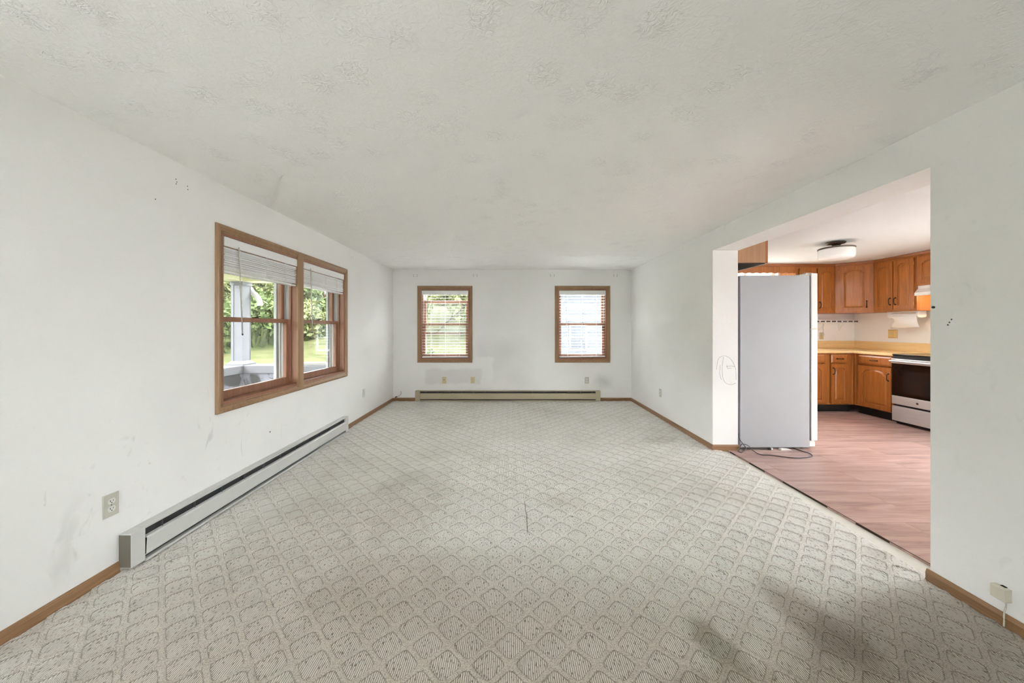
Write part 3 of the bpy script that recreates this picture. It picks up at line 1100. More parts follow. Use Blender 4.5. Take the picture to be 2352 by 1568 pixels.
# ------------------------------------------------------------------ electric baseboard heaters
def heater(loc, rz, L, hgt, mat, label, end_mat, cap=0.072):
    """local: x along wall from 0..L, back at y=0 (wall), front toward -y"""
    root = empty('baseboard_heater', loc, rz)
    tag(root, label, 'heater', 'electric baseboard heaters')
    D = 0.066
    z0 = 0.022
    m = MB()
    m.prism([(-0.001, z0), (-0.001, hgt), (-D, hgt), (-D, hgt - 0.008), (-D + 0.003, hgt - 0.008), (-D + 0.003, hgt - 0.003), (-0.004, hgt - 0.003), (-0.004, z0)], 'x', cap, L - cap)
    m.build('back_panel', mat, root, local=True)
    # leaning front cover
    m = MB().prism([(-D + 0.014, 0.143), (-D - 0.004, 0.140), (-D - 0.010, 0.132), (-D - 0.006, 0.044), (-D + 0.004, 0.038), (-D + 0.004, 0.042), (-D - 0.002, 0.047), (-D - 0.006, 0.131), (-D + 0.014, 0.139)], 'x', cap + 0.001, L - cap - 0.001)
    m.build('front_cover', mat, root, local=True)
    MB().box(cap, L - cap, -D + 0.018, -0.006, 0.024, hgt - 0.010).build('element_core', 'heater_dark', root, local=True)
    x = cap + 0.10
    first = None
    while x < L - cap - 0.05:
        if first is None:
            first = f = MB().box(0, 0.002, -D + 0.006, -D + 0.018, 0.125, hgt - 0.008).build('fin_bracket', 'heater_fin', root, local=True)
        else:
            f = clone(first, root)
        f.location.x = x
        x += 0.205
    for k, (a, c) in enumerate(((0, cap), (L - cap, L))):
        m = MB().box(a, c, -D - 0.001, -0.001, 0.014, hgt + 0.0005, 0.002)
        e = m.build('end_cap', mat, root, local=True)
        xo = a if k == 0 else c
        MB().box(xo - 0.001, xo + 0.001, -D + 0.002, -0.003, 0.020, hgt - 0.004).build('side_plate', end_mat, e, local=True)
    MB().box(cap, L - cap, -D - 0.004, -0.004, 0.006, 0.020).build('bottom_tray', mat, root, local=True)
    return root


# left wall: faces +x, local x -> +y
heater((XL, 1.816, 0.0), R(90), 2.44, 0.192, 'heater_white', 'long white baseboard heater below the twin left window', 'heater_end')
heater((-1.640, YB, 0.0), 0.0, 3.197, 0.184, 'heater_almond', 'long almond baseboard heater along the far wall', 'heater_almond', 0.082)


# ------------------------------------------------------------------ outlets
def outlet(loc, rz, mat, label, kind='duplex', group='wall outlets', face='white_plastic'):
    root = empty('wall_outlet', loc, rz)
    tag(root, label, 'outlet', group)
    MB().box(-0.0355, 0.0355, -0.006, 0.0, -0.0575, 0.0575, 0.0025, 2).build('cover_plate', mat, root, local=True)
    if kind == 'duplex':
        for s in (-1, 1):
            m = MB()
            pts = []
            for k in range(24):
                a = 2 * math.pi * k / 24
                pts.append((0.0172 * math.cos(a), max(-0.0135, min(0.0135, 0.0172 * math.sin(a))) + s * 0.0195))
            m.prism(pts, 'y', -0.0085, -0.004)
            f = m.build('receptacle', face, root, local=True)
            m = MB()
            m.box(-0.0078, -0.0056, -0.0090, -0.0080, s * 0.0195 - 0.002, s * 0.0195 + 0.0075)
            m.box(0.0056, 0.0074, -0.0090, -0.0080, s * 0.0195 - 0.001, s * 0.0195 + 0.0065)
            m.cyl((0, -0.0080, s * 0.0195 - 0.0075), (0, -0.0090, s * 0.0195 - 0.0075), 0.0026, 8)
            m.build('slots', 'dark_hole', f, local=True)
        MB().cyl((0, -0.0055, 0), (0, -0.0072, 0), 0.003, 8).build('screw', 'nickel', root, local=True)
    else:
        MB().cyl((0, -0.005, 0.008), (0, -0.014, 0.008), 0.0065, 12).build('cable_jack', 'dark_hole', root, local=True)
        for s in (-1, 1):
            MB().cyl((0, -0.0055, s * 0.045), (0, -0.0072, s * 0.045), 0.003, 8).build('screw', 'nickel', root, local=True)
    return root


outlet((XL, 1.7785, 0.366), R(90), 'grey_plate', 'white wall outlet on left wall above the heater near end')
outlet((XL, 4.85, 0.362), R(90), 'white_plastic', 'white wall outlet on left wall just beyond the heater')
outlet((XR, 4.895, 0.357), R(-90), 'grey_plate', 'white wall outlet on right wall beyond the opening')
outlet((-1.152, YB, 0.360), 0, 'almond_plastic', 'tan cable jack plate under the left far window', 'coax')
outlet((-0.655, YB, 0.360), 0, 'almond_plastic', 'tan wall outlet on the patched paint of the far wall', face='almond_plastic')
outlet((1.336, YB, 0.357), 0, 'grey_plate', 'pale wall outlet under the right far window')

# phone junction box on the right wall
root = empty('phone_box', (XR, 1.488, 0.138))
tag(root, 'small beige phone junction box above the right baseboard', 'phone box')
MB().box(XR - 0.030, XR, 1.464, 1.512, 0.111, 0.166, 0.003, 2).build('cover', 'ivory_plastic', root)
MB().box(XR - 0.010, XR, 1.478, 1.494, 0.1655, 0.168).build('cable_slot', 'dark_hole', root)
m = MB().tube(smooth_path([(XR - 0.008, 1.478, 0.113), (XR - 0.008, 1.478, 0.085), (XR - 0.015, 1.478, 0.060), (XR - 0.017, 1.477, 0.030), (XR - 0.018, 1.477, 0.004)], 4), 0.0028, 6)
m.build('cable', 'ivory_plastic', root, smooth=True)

# cable stub sticking out of the far wall
root = empty('cable_stub', (-1.93, YB, 0.08))
tag(root, 'loose cable end poking out of the far wall corner', 'cable')
m = MB().tube(smooth_path([(-1.915, YB + 0.0, 0.165), (-1.895, YB - 0.03, 0.160), (-1.890, YB - 0.045, 0.135), (-1.915, YB - 0.05, 0.105), (-1.95, YB - 0.05, 0.085), (-1.985, YB - 0.045, 0.075)], 5), 0.006, 8)
m.build('cable', 'grey_plate', root, smooth=True)
m = MB().cyl((-1.955, YB - 0.05, 0.083), (-1.992, YB - 0.045, 0.072), 0.009, 8)
m.build('connector', 'dark_bronze', root)

# ------------------------------------------------------------------ refrigerator
FR = empty('refrigerator', (2.80, 4.11, 0.0))
tag(FR, 'tall silver-grey refrigerator seen from its side behind the wall end', 'refrigerator')
FY0, FY1 = 3.664, 4.56
m = MB().box(2.418, 3.150, FY0, FY1, 0.012, 1.822, 0.005, 2)
m.build('body', 'fridge_grey', FR)
MB().box(2.392, 2.417, FY0 + 0.006, FY1 - 0.006, 0.03, 1.815).build('back_panel', 'gasket_grey', FR)
MB().box(3.150, 3.166, FY0 + 0.012, FY1 - 0.012, 0.09, 1.815).build('gasket', 'gasket_grey', FR)
d1 = MB().box(3.166, 3.232, FY0 - 0.002, FY1 + 0.002, 0.085, 1.255, 0.006, 2).build('door', 'fridge_white', FR)
d2 = MB().box(3.166, 3.232, FY0 - 0.002, FY1 + 0.002, 1.263, 1.845, 0.006, 2).build('door', 'fridge_white', FR)
for d, za, zb in ((d1, 0.75, 1.22), (d2, 1.30, 1.62)):
    m = MB().tube(smooth_path([(3.232, FY1 - 0.06, za), (3.270, FY1 - 0.06, za + 0.03), (3.270, FY1 - 0.06, zb - 0.03), (3.232, FY1 - 0.06, zb)], 4), 0.012, 8)
    m.build('handle', 'fridge_white', d, smooth=True)
m = MB().box(3.05, 3.215, FY0 + 0.01, FY0 + 0.07, 1.822, 1.835, 0.003)
m.box(3.12, 3.20, FY0 + 0.015, FY0 + 0.06, 1.835, 1.852, 0.003)
m.build('top_hinge', 'grey_plate', FR)
m = MB().box(3.150, 3.21, FY0 + 0.002, FY0 + 0.05, 0.022, 0.074, 0.003)
m.box(3.152, 3.20, FY0, FY0 + 0.04, 0.074, 0.082)
m.build('bottom_hinge', 'fridge_white', FR)
MB().box(3.155, 3.195, FY0 + 0.06, FY1 - 0.06, 0.016, 0.080).build('kick_grille', 'gasket_grey', FR)
for (xx, yy) in ((2.48, FY0 + 0.05), (3.09, FY0 + 0.05), (2.48, FY1 - 0.05), (3.09, FY1 - 0.05)):
    MB().cyl((xx, yy, -0.003), (xx, yy, 0.02), 0.02, 10).build('foot', 'black_plastic', FR)


def fpt(px, py, z=0.003):
    Y = (EYE - z) * 800 / (py - 753)
    return ((px - 1172) * Y / 800, Y, z)


def kp(cx, cy, z=0.003):
    return fpt(1600 + cx / 7.35, 980 + cy / 7.35, z)


pts = [(2.403, 3.668, 0.16), (2.405, 3.646, 0.10), (2.428, 3.630, 0.060), (2.447, 3.618, 0.020), kp(790, 410, 0.004), kp(755, 432), kp(700, 405), (2.388, 3.618, 0.035), (2.402, 3.615, 0.062), (2.436, 3.61, 0.064), (2.47, 3.60, 0.045), kp(960, 405, 0.010), kp(1080, 466), kp(1250, 476), kp(1450, 502), kp(1650, 524), kp(1800, 520), kp(1930, 502), kp(1952, 482), kp(1900, 445), kp(1780, 408), (2.98, 3.70, 0.004)]
m = MB().tube(smooth_path(pts, 6), 0.0042, 6)
m.build('power_cord', 'cable_grey', FR, smooth=True)
m = MB().tube([(2.40, 3.646, 0.004), (2.56, 3.640, 0.005), (2.686, 3.632, 0.008)], 0.0040, 6)
m.cyl((2.686, 3.632, 0.011), (2.712, 3.632, 0.011), 0.012, 10)
m.build('cord_plug', 'black_plastic', FR)
m = MB().box(2.714, 2.735, 3.622, 3.642, 0.0, 0.022, 0.004)
m.build('plug_cap', 'white_plastic', FR)
m = MB().prism([(2.805, 0.0), (2.815, 0.016), (2.87, 0.012), (2.915, 0.006), (2.925, 0.0)], 'y', 3.612, 3.650)
m.build('drain_lip', 'white_plastic', FR)

# ------------------------------------------------------------------ kitchen cabinets
def arch_path(w, h, sl, sr, sb, st, rise, n=10):
    """inner arched outline, matching outer outline (x,z)"""
    xs = [sl + (w - sl - sr) * i / n for i in range(n + 1)]
    zs = h - st - rise
    inner = [(sl, sb), (w - sr, sb), (w - sr, zs)]
    outer = [(0, 0), (w, 0), (w, zs)]
    sh = 0.14
    for i in range(n, -1, -1):
        t = i / n
        u = abs(2 * t - 1)
        if u > 1 - sh:
            z = zs + rise * 0.10 * (1 - u) / sh
        else:
            uu = u / (1 - sh)
            z = zs + rise * (0.10 + 0.90 * math.sqrt(max(0, 1 - uu * uu)) )
        inner.append((xs[i], min(z, h - st)))
        outer.append((w * t if i in (0, n) else xs[i], h))
    inner.append((sl, zs))
    outer.append((0, zs))
    return inner, outer


def cathedral_door(parent, x0, z0, w, h, yf, handle=None, rise=0.05, sw=0.052, mat='oak', pmat='oak_panel', hinge=None):
    """door with arched raised panel; local frame, front face toward -y at y=yf-0.019"""
    t = 0.019
    inner, outer = arch_path(w, h, sw, sw, sw, sw * 0.85, rise, 14)
    m = MB()
    b = m.bm
    n = len(inner)
    y = yf - t

    def ring(pts, yy):
        return [b.verts.new((x0 + p[0], yy, z0 + p[1])) for p in pts]
    o_f = ring(outer, y)
    i_f = ring(inner, y)
    i_b = ring(inner, y + 0.010)
    o_b = ring(outer, yf)
    for i in range(n):
        j = (i + 1) % n
        for A, B in ((o_f, i_f), (i_f, i_b), (o_b, o_f)):
            try:
                b.faces.new((A[i], A[j], B[j], B[i]))
            except ValueError:
                pass
    bmesh.ops.remove_doubles(b, verts=b.verts, dist=1e-5)
    d = m.build('door', mat, parent, local=True)
    # raised panel
    cx = sum(p[0] for p in inner) / n
    zc = z0 + (sw + h - sw) / 2

    def shrink(pts, s):
        mx = (sw + w - sw) / 2
        mz = h / 2
        fx = (w - 2 * sw - 2 * s) / (w - 2 * sw)
        hz = (h - 2 * sw)
        fz = (hz - 2 * s) / hz
        return [(mx + (p[0] - mx) * fx, mz + (p[1] - mz) * fz) for p in pts]
    m = MB()
    rings = []
    for s, yy in ((0.0, y + 0.009), (0.004, y + 0.011), (0.024, y + 0.002), (0.027, y + 0.0015)):
        rings.append([(x0 + p[0], yy, z0 + p[1]) for p in shrink(inner, s)])
    m.loft(rings, cap=False)
    m.bm.faces.new([m.bm.verts.new(p) for p in rings[-1]])
    m.build('panel', pmat, d, local=True)
    if handle:
        hx, hz = handle
        pull(d, x0 + hx, y, z0 + hz, True)
    if hinge is not None:
        mm = MB()
        for hz in (0.07, h - 0.07):
            mm.cyl((x0 + hinge, y - 0.002, z0 + hz - 0.022), (x0 + hinge, y - 0.002, z0 + hz + 0.022), 0.0045, 8)
        mm.build('hinge', 'brass', d, local=True)
    return d


def pull(parent, x, y, z, vertical, L=0.095):
    m = MB()
    if vertical:
        m.tube(smooth_path([(x, y, z - L / 2), (x, y - 0.022, z - L / 2 + 0.012), (x, y - 0.026, z), (x, y - 0.022, z + L / 2 - 0.012), (x, y, z + L / 2)], 4), 0.0055, 8)
        for s in (-1, 1):
            m.cyl((x, y, z + s * L / 2), (x, y - 0.004, z + s * L / 2), 0.010, 10)
    else:
        m.tube(smooth_path([(x - L / 2, y, z), (x - L / 2 + 0.012, y - 0.022, z), (x, y - 0.026, z), (x + L / 2 - 0.012, y - 0.022, z), (x + L / 2, y, z)], 4), 0.0055, 8)
        for s in (-1, 1):
            m.cyl((x + s * L / 2, y, z), (x + s * L / 2, y - 0.004, z), 0.010, 10)
    return m.build('handle', 'dark_bronze', parent, local=True, smooth=True)


def drawer(parent, x0, z0, w, h, yf):
    y = yf - 0.019
    m = MB()
    m.loft([[(x0 + a, yy, z0 + c) for a, c in ((i, i), (w - i, i), (w - i, h - i), (i, h - i))] for i, yy in ((0, yf), (0, y + 0.008), (0.016, y + 0.001), (0.018, y))])
    d = m.build('drawer', 'oak', parent, local=True)
    pull(d, x0 + w / 2, y, z0 + h / 2, False)
    return d


def box_cabinet(name, loc, rz, w, depth, z0, z1, label, group, doors, mat='oak', rail=0.045, crown=False, toe=False, side='oak_panel'):
    """local: x 0..w, front face plane y=0, depth toward +y"""
    root = empty(name, loc, rz)
    tag(root, label, 'cabinet', group)
    m = MB().box(0, w, 0.019, depth, z0, z1)
    m.build('carcass', side, root, local=True)
    m = MB()
    rect_frame(m, 0, w, 0.0, 0.0195, z0, z1, 0.03, rail, rail)
    m.build('face_frame', mat, root, local=True)
    for d in doors:
        if d[0] == 'door':
            cathedral_door(root, d[1], d[2], d[3], d[4], 0.0, d[5], d[6] if len(d) > 6 else 0.05, hinge=d[7] if len(d) > 7 else None)
        else:
            drawer(root, d[1], d[2], d[3], d[4], 0.0)
    if toe:
        MB().box(0, w, 0.075, 0.10, -0.002, z0 + 0.002).build('toe_kick', 'toe_kick_black', root, local=True)
    if crown:
        m = MB().prism([(0.0, z1 - 0.006), (-0.010, z1), (-0.016, z1 + 0.026), (-0.012, z1 + 0.034), (0.004, z1 + 0.034), (0.004, z1 - 0.006)], 'x', 0.0, w)
        m.build('crown_trim', 'oak_crown', root, local=True)
    return root


UZ0, UZ1 = 1.503, 2.250
UD = 0.317
UY = YK - UD - 0.003       # face of the far uppers
UX = XE - UD - 0.003       # face of the right uppers
UG = 'oak wall cabinets'
A0, A1 = 4.535, 5.157
box_cabinet('wall_cabinet', (A0, UY, 0), 0, A1 - A0, UD, UZ0, UZ1, 'oak wall cabinet half hidden behind the fridge top', UG,
            [('door', 0.050, UZ0 + 0.028, 0.262, 0.685, (0.235, 0.10), 0.040, -0.004), ('door', 0.335, UZ0 + 0.028, 0.262, 0.685, (0.028, 0.10), 0.040)], crown=True)
# diagonal corner unit
cw = 0.424
C0 = (A1, UY)
root = empty('wall_cabinet', (A1, UY, 0), R(-45))
tag(root, 'oak diagonal corner wall cabinet with a single wide arched door', 'cabinet', UG)
S = 0.619
pent_w = [(A1, UY + 0.02), (A1 + 0.014, UY + 0.014), (A1 + (XE - UD - A1) - 0.0, UY - (XE - UD - A1) + 0.0), (UX + 0.02, 5.85 - S), (XE - 0.003, 5.85 - S), (XE - 0.003, YK - 0.003), (A1, YK - 0.003)]
DX = UX - A1
pent_w = [(A1, UY + 0.028), (UX + 0.028, UY - DX), (XE - 0.003, UY - DX), (XE - 0.003, YK - 0.003), (A1, YK - 0.003)]
MB().prism(pent_w, 'z', UZ0, UZ1).build('carcass', 'oak_panel', root)
cw = DX * math.sqrt(2)
m = MB()
rect_frame(m, 0, cw, 0.0, 0.0195, UZ0, UZ1, 0.05, 0.045, 0.045)
m.build('face_frame', 'oak', root, local=True)
cathedral_door(root, 0.048, UZ0 + 0.028, cw - 0.096, 0.685, 0.0, (cw - 0.096 - 0.030, 0.10), 0.050, hinge=-0.004)
m = MB().prism([(0.0, UZ1 - 0.006), (-0.010, UZ1), (-0.016, UZ1 + 0.026), (-0.012, UZ1 + 0.034), (0.004, UZ1 + 0.034), (0.004, UZ1 - 0.006)], 'x', 0.0, cw)
m.build('crown_trim', 'oak_crown', root, local=True)
CY1 = UY - DX          # far end of the right run
RG0 = 4.68             # stove far side
cwid = CY1 - RG0
box_cabinet('wall_cabinet', (UX, CY1, 0), R(-90), cwid, UD, UZ0, UZ1, 'oak two-door wall cabinet beside the stove hood', UG,
            [('door', 0.020, UZ0 + 0.028, cwid / 2 - 0.026, 0.685, (cwid / 2 - 0.054, 0.115), 0.045), ('door', cwid / 2 + 0.006, UZ0 + 0.028, cwid / 2 - 0.026, 0.685, (0.028, 0.115), 0.045, cwid / 2 - 0.022)], crown=True)
box_cabinet('wall_cabinet', (UX, RG0, 0), R(-90), 0.762, UD, 1.835, UZ1, 'short oak wall cabinet above the white stove hood', UG,
            [('door', 0.024, 1.835 + 0.028, 0.352, 0.355, (0.32, 0.07), 0.045), ('door', 0.386, 1.835 + 0.028, 0.352, 0.355, (0.03, 0.07), 0.045)], crown=True)
box_cabinet('wall_cabinet', (UX, RG0 - 0.762, 0), R(-90), 0.5, UD, UZ0, UZ1, 'oak wall cabinet on the near side of the stove hood', UG,
            [('door', 0.028, UZ0 + 0.028, 0.444, 0.685, (0.04, 0.10), 0.05)], crown=True)
# cabinet above the fridge: laminate side, shallow
root = empty('wall_cabinet', (2.376, 3.668, 1.951))
tag(root, 'shallow laminate cabinet hanging above the fridge', 'cabinet', UG)
MB().box(2.377, 2.688, 3.668, 4.56, 1.956, H - 0.002).build('carcass', 'laminate_wood', root)
MB().box(2.688, 2.713, 3.668, 4.56, 1.951, H - 0.002).build('face_frame', 'oak', root)
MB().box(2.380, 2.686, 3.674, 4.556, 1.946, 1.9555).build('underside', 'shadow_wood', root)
MB().box(2.690, 2.712, 3.672, 4.558, 1.9465, 1.9508).build('edge_strip', 'vinyl_white', root)
for ya in (3.69, 4.125):
    d = MB().box(2.713, 2.731, ya, ya + 0.415, 1.972, H - 0.03, 0.003).build('door', 'oak', root)
    m = MB().box(2.731, 2.742, ya + 0.19, ya + 0.225, 2.0, 2.02, 0.003)
    m.build('handle', 'dark_bronze', d)
# scalloped valance over the kitchen window
root = empty('window_valance', (3.95, UY, 2.12))
tag(root, 'scalloped oak valance board above the kitchen window', 'valance')
pts = [(2.42, 2.286), (2.42, 2.150)]
x = 2.42
while x < A0 - 0.01:
    wv = min(0.115, A0 - 0.002 - x)
    for k in range(1, 7):
        t = k / 6
        pts.append((x + wv * t, 2.150 - 0.013 * math.sin(math.pi * t)))
    x += wv
pts.append((A0 - 0.002, 2.250))
pts = [(2.42, 2.250)] + pts[1:]
MB().prism(pts, 'y', UY + 0.002, UY + 0.020).build('board', 'oak', root)
m = MB().prism([(UY + 0.002, UZ1 - 0.006), (UY - 0.008, UZ1), (UY - 0.014, UZ1 + 0.026), (UY - 0.010, UZ1 + 0.034), (UY + 0.006, UZ1 + 0.034), (UY + 0.006, UZ1 - 0.006)], 'x', 2.42, A0 - 0.001)
m.build('crown_trim', 'oak_crown', root)

# base cabinets
BF = YK - 0.61             # face of the far bases
BX = XE - 0.61             # face of the right bases
BZ0, BZ1 = 0.118, 0.892
BG = 'oak base cabinets'
box_cabinet('base_cabinet', (3.55, BF, 0), 0, 4.735 - 3.55, 0.606, BZ0, BZ1, 'oak base cabinet mostly hidden behind the fridge', BG,
            [('drawer', 0.80, 0.745, 0.37, 0.125), ('door', 0.80, 0.135, 0.37, 0.590, (0.03, 0.48), 0.05), ('drawer', 0.03, 0.745, 0.37, 0.125), ('door', 0.03, 0.135, 0.37, 0.590, (0.34, 0.48), 0.05), ('drawer', 0.415, 0.745, 0.37, 0.125), ('door', 0.415, 0.135, 0.37, 0.590, (0.34, 0.48), 0.05)], toe=True, rail=0.02)
wE = BX + 0.0 - 4.736
box_cabinet('base_cabinet', (4.736, BF, 0), 0, wE, 0.606, BZ0, BZ1, 'narrow oak base cabinet with one drawer at the inside corner', BG,
            [('drawer', 0.082, 0.745, 0.250, 0.125), ('door', 0.082, 0.135, 0.250, 0.590, (0.026, 0.49), 0.035)], toe=True, rail=0.02)
wF = BF - RG0 - 0.004
box_cabinet('base_cabinet', (BX, BF, 0), R(-90), wF, 0.606, BZ0, BZ1, 'oak base cabinet with arched door next to the stove', BG,
            [('drawer', wF - 0.475, 0.745, 0.445, 0.125), ('door', wF - 0.475, 0.135, 0.445, 0.590, (0.415, 0.46), 0.075)], toe=True, rail=0.02)
box_cabinet('base_cabinet', (BX, RG0 - 0.764, 0), R(-90), 0.5, 0.606, BZ0, BZ1, 'oak base cabinet on the near side of the stove', BG,
            [('drawer', 0.028, 0.745, 0.444, 0.125), ('door', 0.028, 0.135, 0.444, 0.590, (0.04, 0.46), 0.06)], toe=True, rail=0.02)

# countertop
CT0, CT1 = 0.893, 0.930
root = empty('countertop', (XE, YK, CT0))
tag(root, 'L-shaped butcher-block laminate countertop in the kitchen corner', 'countertop')
fy, fx = BF - 0.028, BX - 0.028
m = MB().prism([(3.55, fy), (fx, fy), (fx + 0.0, RG0 + 0.002), (XE - 0.002, RG0 + 0.002), (XE - 0.002, YK - 0.002), (3.55, YK - 0.002)], 'z', CT0, CT1)
m.build('slab', 'butcher_top', root)
m = MB().box(3.55, XE - 0.002, YK - 0.020, YK - 0.002, CT1, 1.055, 0.002)
m.build('backsplash', 'butcher_top', root)
m = MB().box(XE - 0.020, XE - 0.002, RG0 + 0.002, YK - 0.020, CT1, 1.055, 0.002)
m.build('backsplash', 'butcher_top_y', root)
root = empty('countertop', (XE, RG0 - 1.0, CT0))
tag(root, 'short butcher-block countertop on the near side of the stove', 'countertop')
MB().box(fx, XE - 0.002, RG0 - 0.764 - 0.50, RG0 - 0.764, CT0, CT1).build('slab', 'butcher_top_y', root)
MB().box(XE - 0.020, XE - 0.002, RG0 - 0.764 - 0.50, RG0 - 0.764, CT1, 1.055, 0.002).build('backsplash', 'butcher_top_y', root)

# ------------------------------------------------------------------ stove
root = empty('stove', (XE - 0.3, RG0 - 0.381, -0.002))
tag(root, 'stainless steel electric stove with black glass oven door', 'stove')
Y0, Y1 = RG0 - 0.761, RG0 - 0.003
SX = BX - 0.022
MB().box(SX, XE - 0.012, Y0, Y1, 0.03, 0.905).build('body', 'black_plastic', root)
MB().box(SX - 0.020, XE - 0.08, Y0 - 0.001, Y1 + 0.001, 0.905, 0.922, 0.004, 2).build('cooktop', 'black_glass', root)
MB().box(XE - 0.08, XE - 0.010, Y0, Y1, 0.905, 1.045, 0.006, 2).build('control_panel', 'black_glass', root)
dr = MB().box(SX - 0.030, SX, Y0 + 0.004, Y1 - 0.004, 0.372, 0.862, 0.004, 2).build('oven_door', 'black_glass', root)
MB().box(SX - 0.032, SX - 0.029, Y0 + 0.13, Y1 - 0.13, 0.42, 0.71).build('window', 'oven_window', dr)
MB().box(SX - 0.033, SX - 0.001, Y0 + 0.004, Y1 - 0.004, 0.262, 0.371, 0.004, 2).build('door_trim', 'stainless', dr)
m = MB().box(SX - 0.036, SX - 0.002, Y0 + 0.002, Y1 - 0.002, 0.800, 0.862, 0.004, 2)
m.build('door_top_trim', 'stainless', dr)
m = MB().cyl((SX - 0.075, Y0 + 0.02, 0.832), (SX - 0.075, Y1 - 0.02, 0.832), 0.014, 14)
for yy in (Y0 + 0.05, Y1 - 0.05):
    m.box(SX - 0.075, SX - 0.030, yy - 0.012, yy + 0.012, 0.822, 0.842)
m.build('handle', 'stainless', dr, auto=40)
MB().box(SX - 0.030, SX, Y0 + 0.004, Y1 - 0.004, 0.040, 0.236, 0.005, 2).build('drawer', 'stainless', root)
MB().box(SX - 0.010, SX, Y0 + 0.004, Y1 - 0.004, 0.864, 0.902).build('front_strip', 'black_plastic', root)
MB().box(SX + 0.02, XE - 0.03, Y0 + 0.02, Y1 - 0.02, -0.002, 0.03).build('plinth', 'black_plastic', root)
m = MB().cyl((SX - 0.0325, Y1 - 0.30, 0.315), (SX - 0.0345, Y1 - 0.30, 0.315), 0.014, 16)
m.build('emblem', 'nickel', dr)
for (dx, dy, rr) in ((0.17, 0.2, 0.09), (0.17, 0.56, 0.11), (0.42, 0.2, 0.11), (0.42, 0.56, 0.09)):
    mm = MB()
    n = 28
    for (ra, rb) in ((rr, rr - 0.004),):
        mm.loft([[(SX + dx + r_ * math.cos(2 * math.pi * k / n), Y0 + dy + r_ * math.sin(2 * math.pi * k / n), 0.9224) for k in range(n)] for r_ in (ra, rb)], cap=False)
    mm.build('burner_ring', 'gasket_grey', root)

# range hood with its own small warm lamp
root = empty('range_hood', (XE - 0.2, RG0 - 0.381, 1.70))
tag(root, 'white under-cabinet range hood above the stove', 'range hood')
m = MB().prism([(XE - 0.003, 1.700), (XE - 0.003, 1.833), (5.475, 1.833), (5.475, 1.795), (5.432, 1.745), (5.425, 1.742), (5.425, 1.700), (5.440, 1.700), (5.440, 1.715), (XE - 0.02, 1.715), (XE - 0.02, 1.700)], 'y', Y0, Y1)
m.build('shell', 'white_enamel', root)
MB().box(5.45, XE - 0.03, Y0 + 0.01, Y1 - 0.01, 1.712, 1.716).build('filter', 'grey_plate', root)
ld = bpy.data.lights.new('hood_lamp', 'POINT')
ld.energy = 0.16
ld.color = (1.0, 0.62, 0.28)
ld.shadow_soft_size = 0.03
lo = bpy.data.objects.new('hood_lamp', ld)
col.objects.link(lo)
lo.parent = root
lo.location = Vector((5.62, RG0 - 0.20, 1.694)) - Vector(root.location)
gb = G('lamp_bulb')
gb.b.inputs['Emission Color'].default_value = (1.0, 0.7, 0.4, 1)
gb.b.inputs['Emission Strength'].default_value = 1.5
M['lamp_bulb'] = gb.set((0.9, 0.8, 0.6), 0.3)
MB().lathe(5.62, RG0 - 0.20, [(0.002, 1.702), (0.018, 1.704), (0.022, 1.709), (0.014, 1.7118)], 14).build('bulb', 'lamp_bulb', root, smooth=True)

# ------------------------------------------------------------------ paper towel holder
root = empty('paper_towel_holder', (5.60, 4.94, UZ0 - 0.1))
tag(root, 'white paper towel holder with a hanging sheet under the cabinet', 'towel holder')
ty0, ty1 = 4.735, 5.125
MB().box(5.54, 5.66, ty0, ty1, UZ0 - 0.012, UZ0 - 0.0005, 0.003).build('mount', 'towel_plastic', root)
for ya in (ty0, ty1 - 0.022):
    m = MB().prism([(5.545, UZ0 - 0.010), (5.535, UZ0 - 0.065), (5.55, UZ0 - 0.085), (5.60, UZ0 - 0.092), (5.65, UZ0 - 0.085), (5.662, UZ0 - 0.065), (5.655, UZ0 - 0.010)], 'y', ya, ya + 0.022)
    m.build('arm', 'towel_plastic', root)
rl = MB().cyl((5.60, ty0 + 0.022, UZ0 - 0.060), (5.60, ty1 - 0.022, UZ0 - 0.060), 0.034, 22)
rl.build('towel_roll', 'paper', root, auto=40)
m = MB()
rows = []
for i in range(13):
    t = i / 12
    zt_ = UZ0 - 0.060 - t * 0.165
    xo = 5.566 - 0.012 * math.sin(t * math.pi) + 0.03 * t * t
    row = []
    for k in range(11):
        s = k / 10
        yy = ty0 + 0.026 + (ty1 - ty0 - 0.052) * s
        dz = 0.0
        if i == 12:
            dz = -0.014 * s
        # the torn sheet narrows in the middle on its far edge
        yy -= 0.055 * math.sin(min(1, t * 1.3) * math.pi) * s ** 3 - (0.03 * t ** 3) * s
        row.append((xo + 0.006 * math.sin(s * 5 + t * 3), yy, zt_ + dz * t))
    rows.append(row)
m.loft(rows, close=False, cap=False)
sh = m.build('hanging_sheet', 'paper', root, smooth=True)
so = sh.modifiers.new('thickness', 'SOLIDIFY')
so.thickness = 0.0015

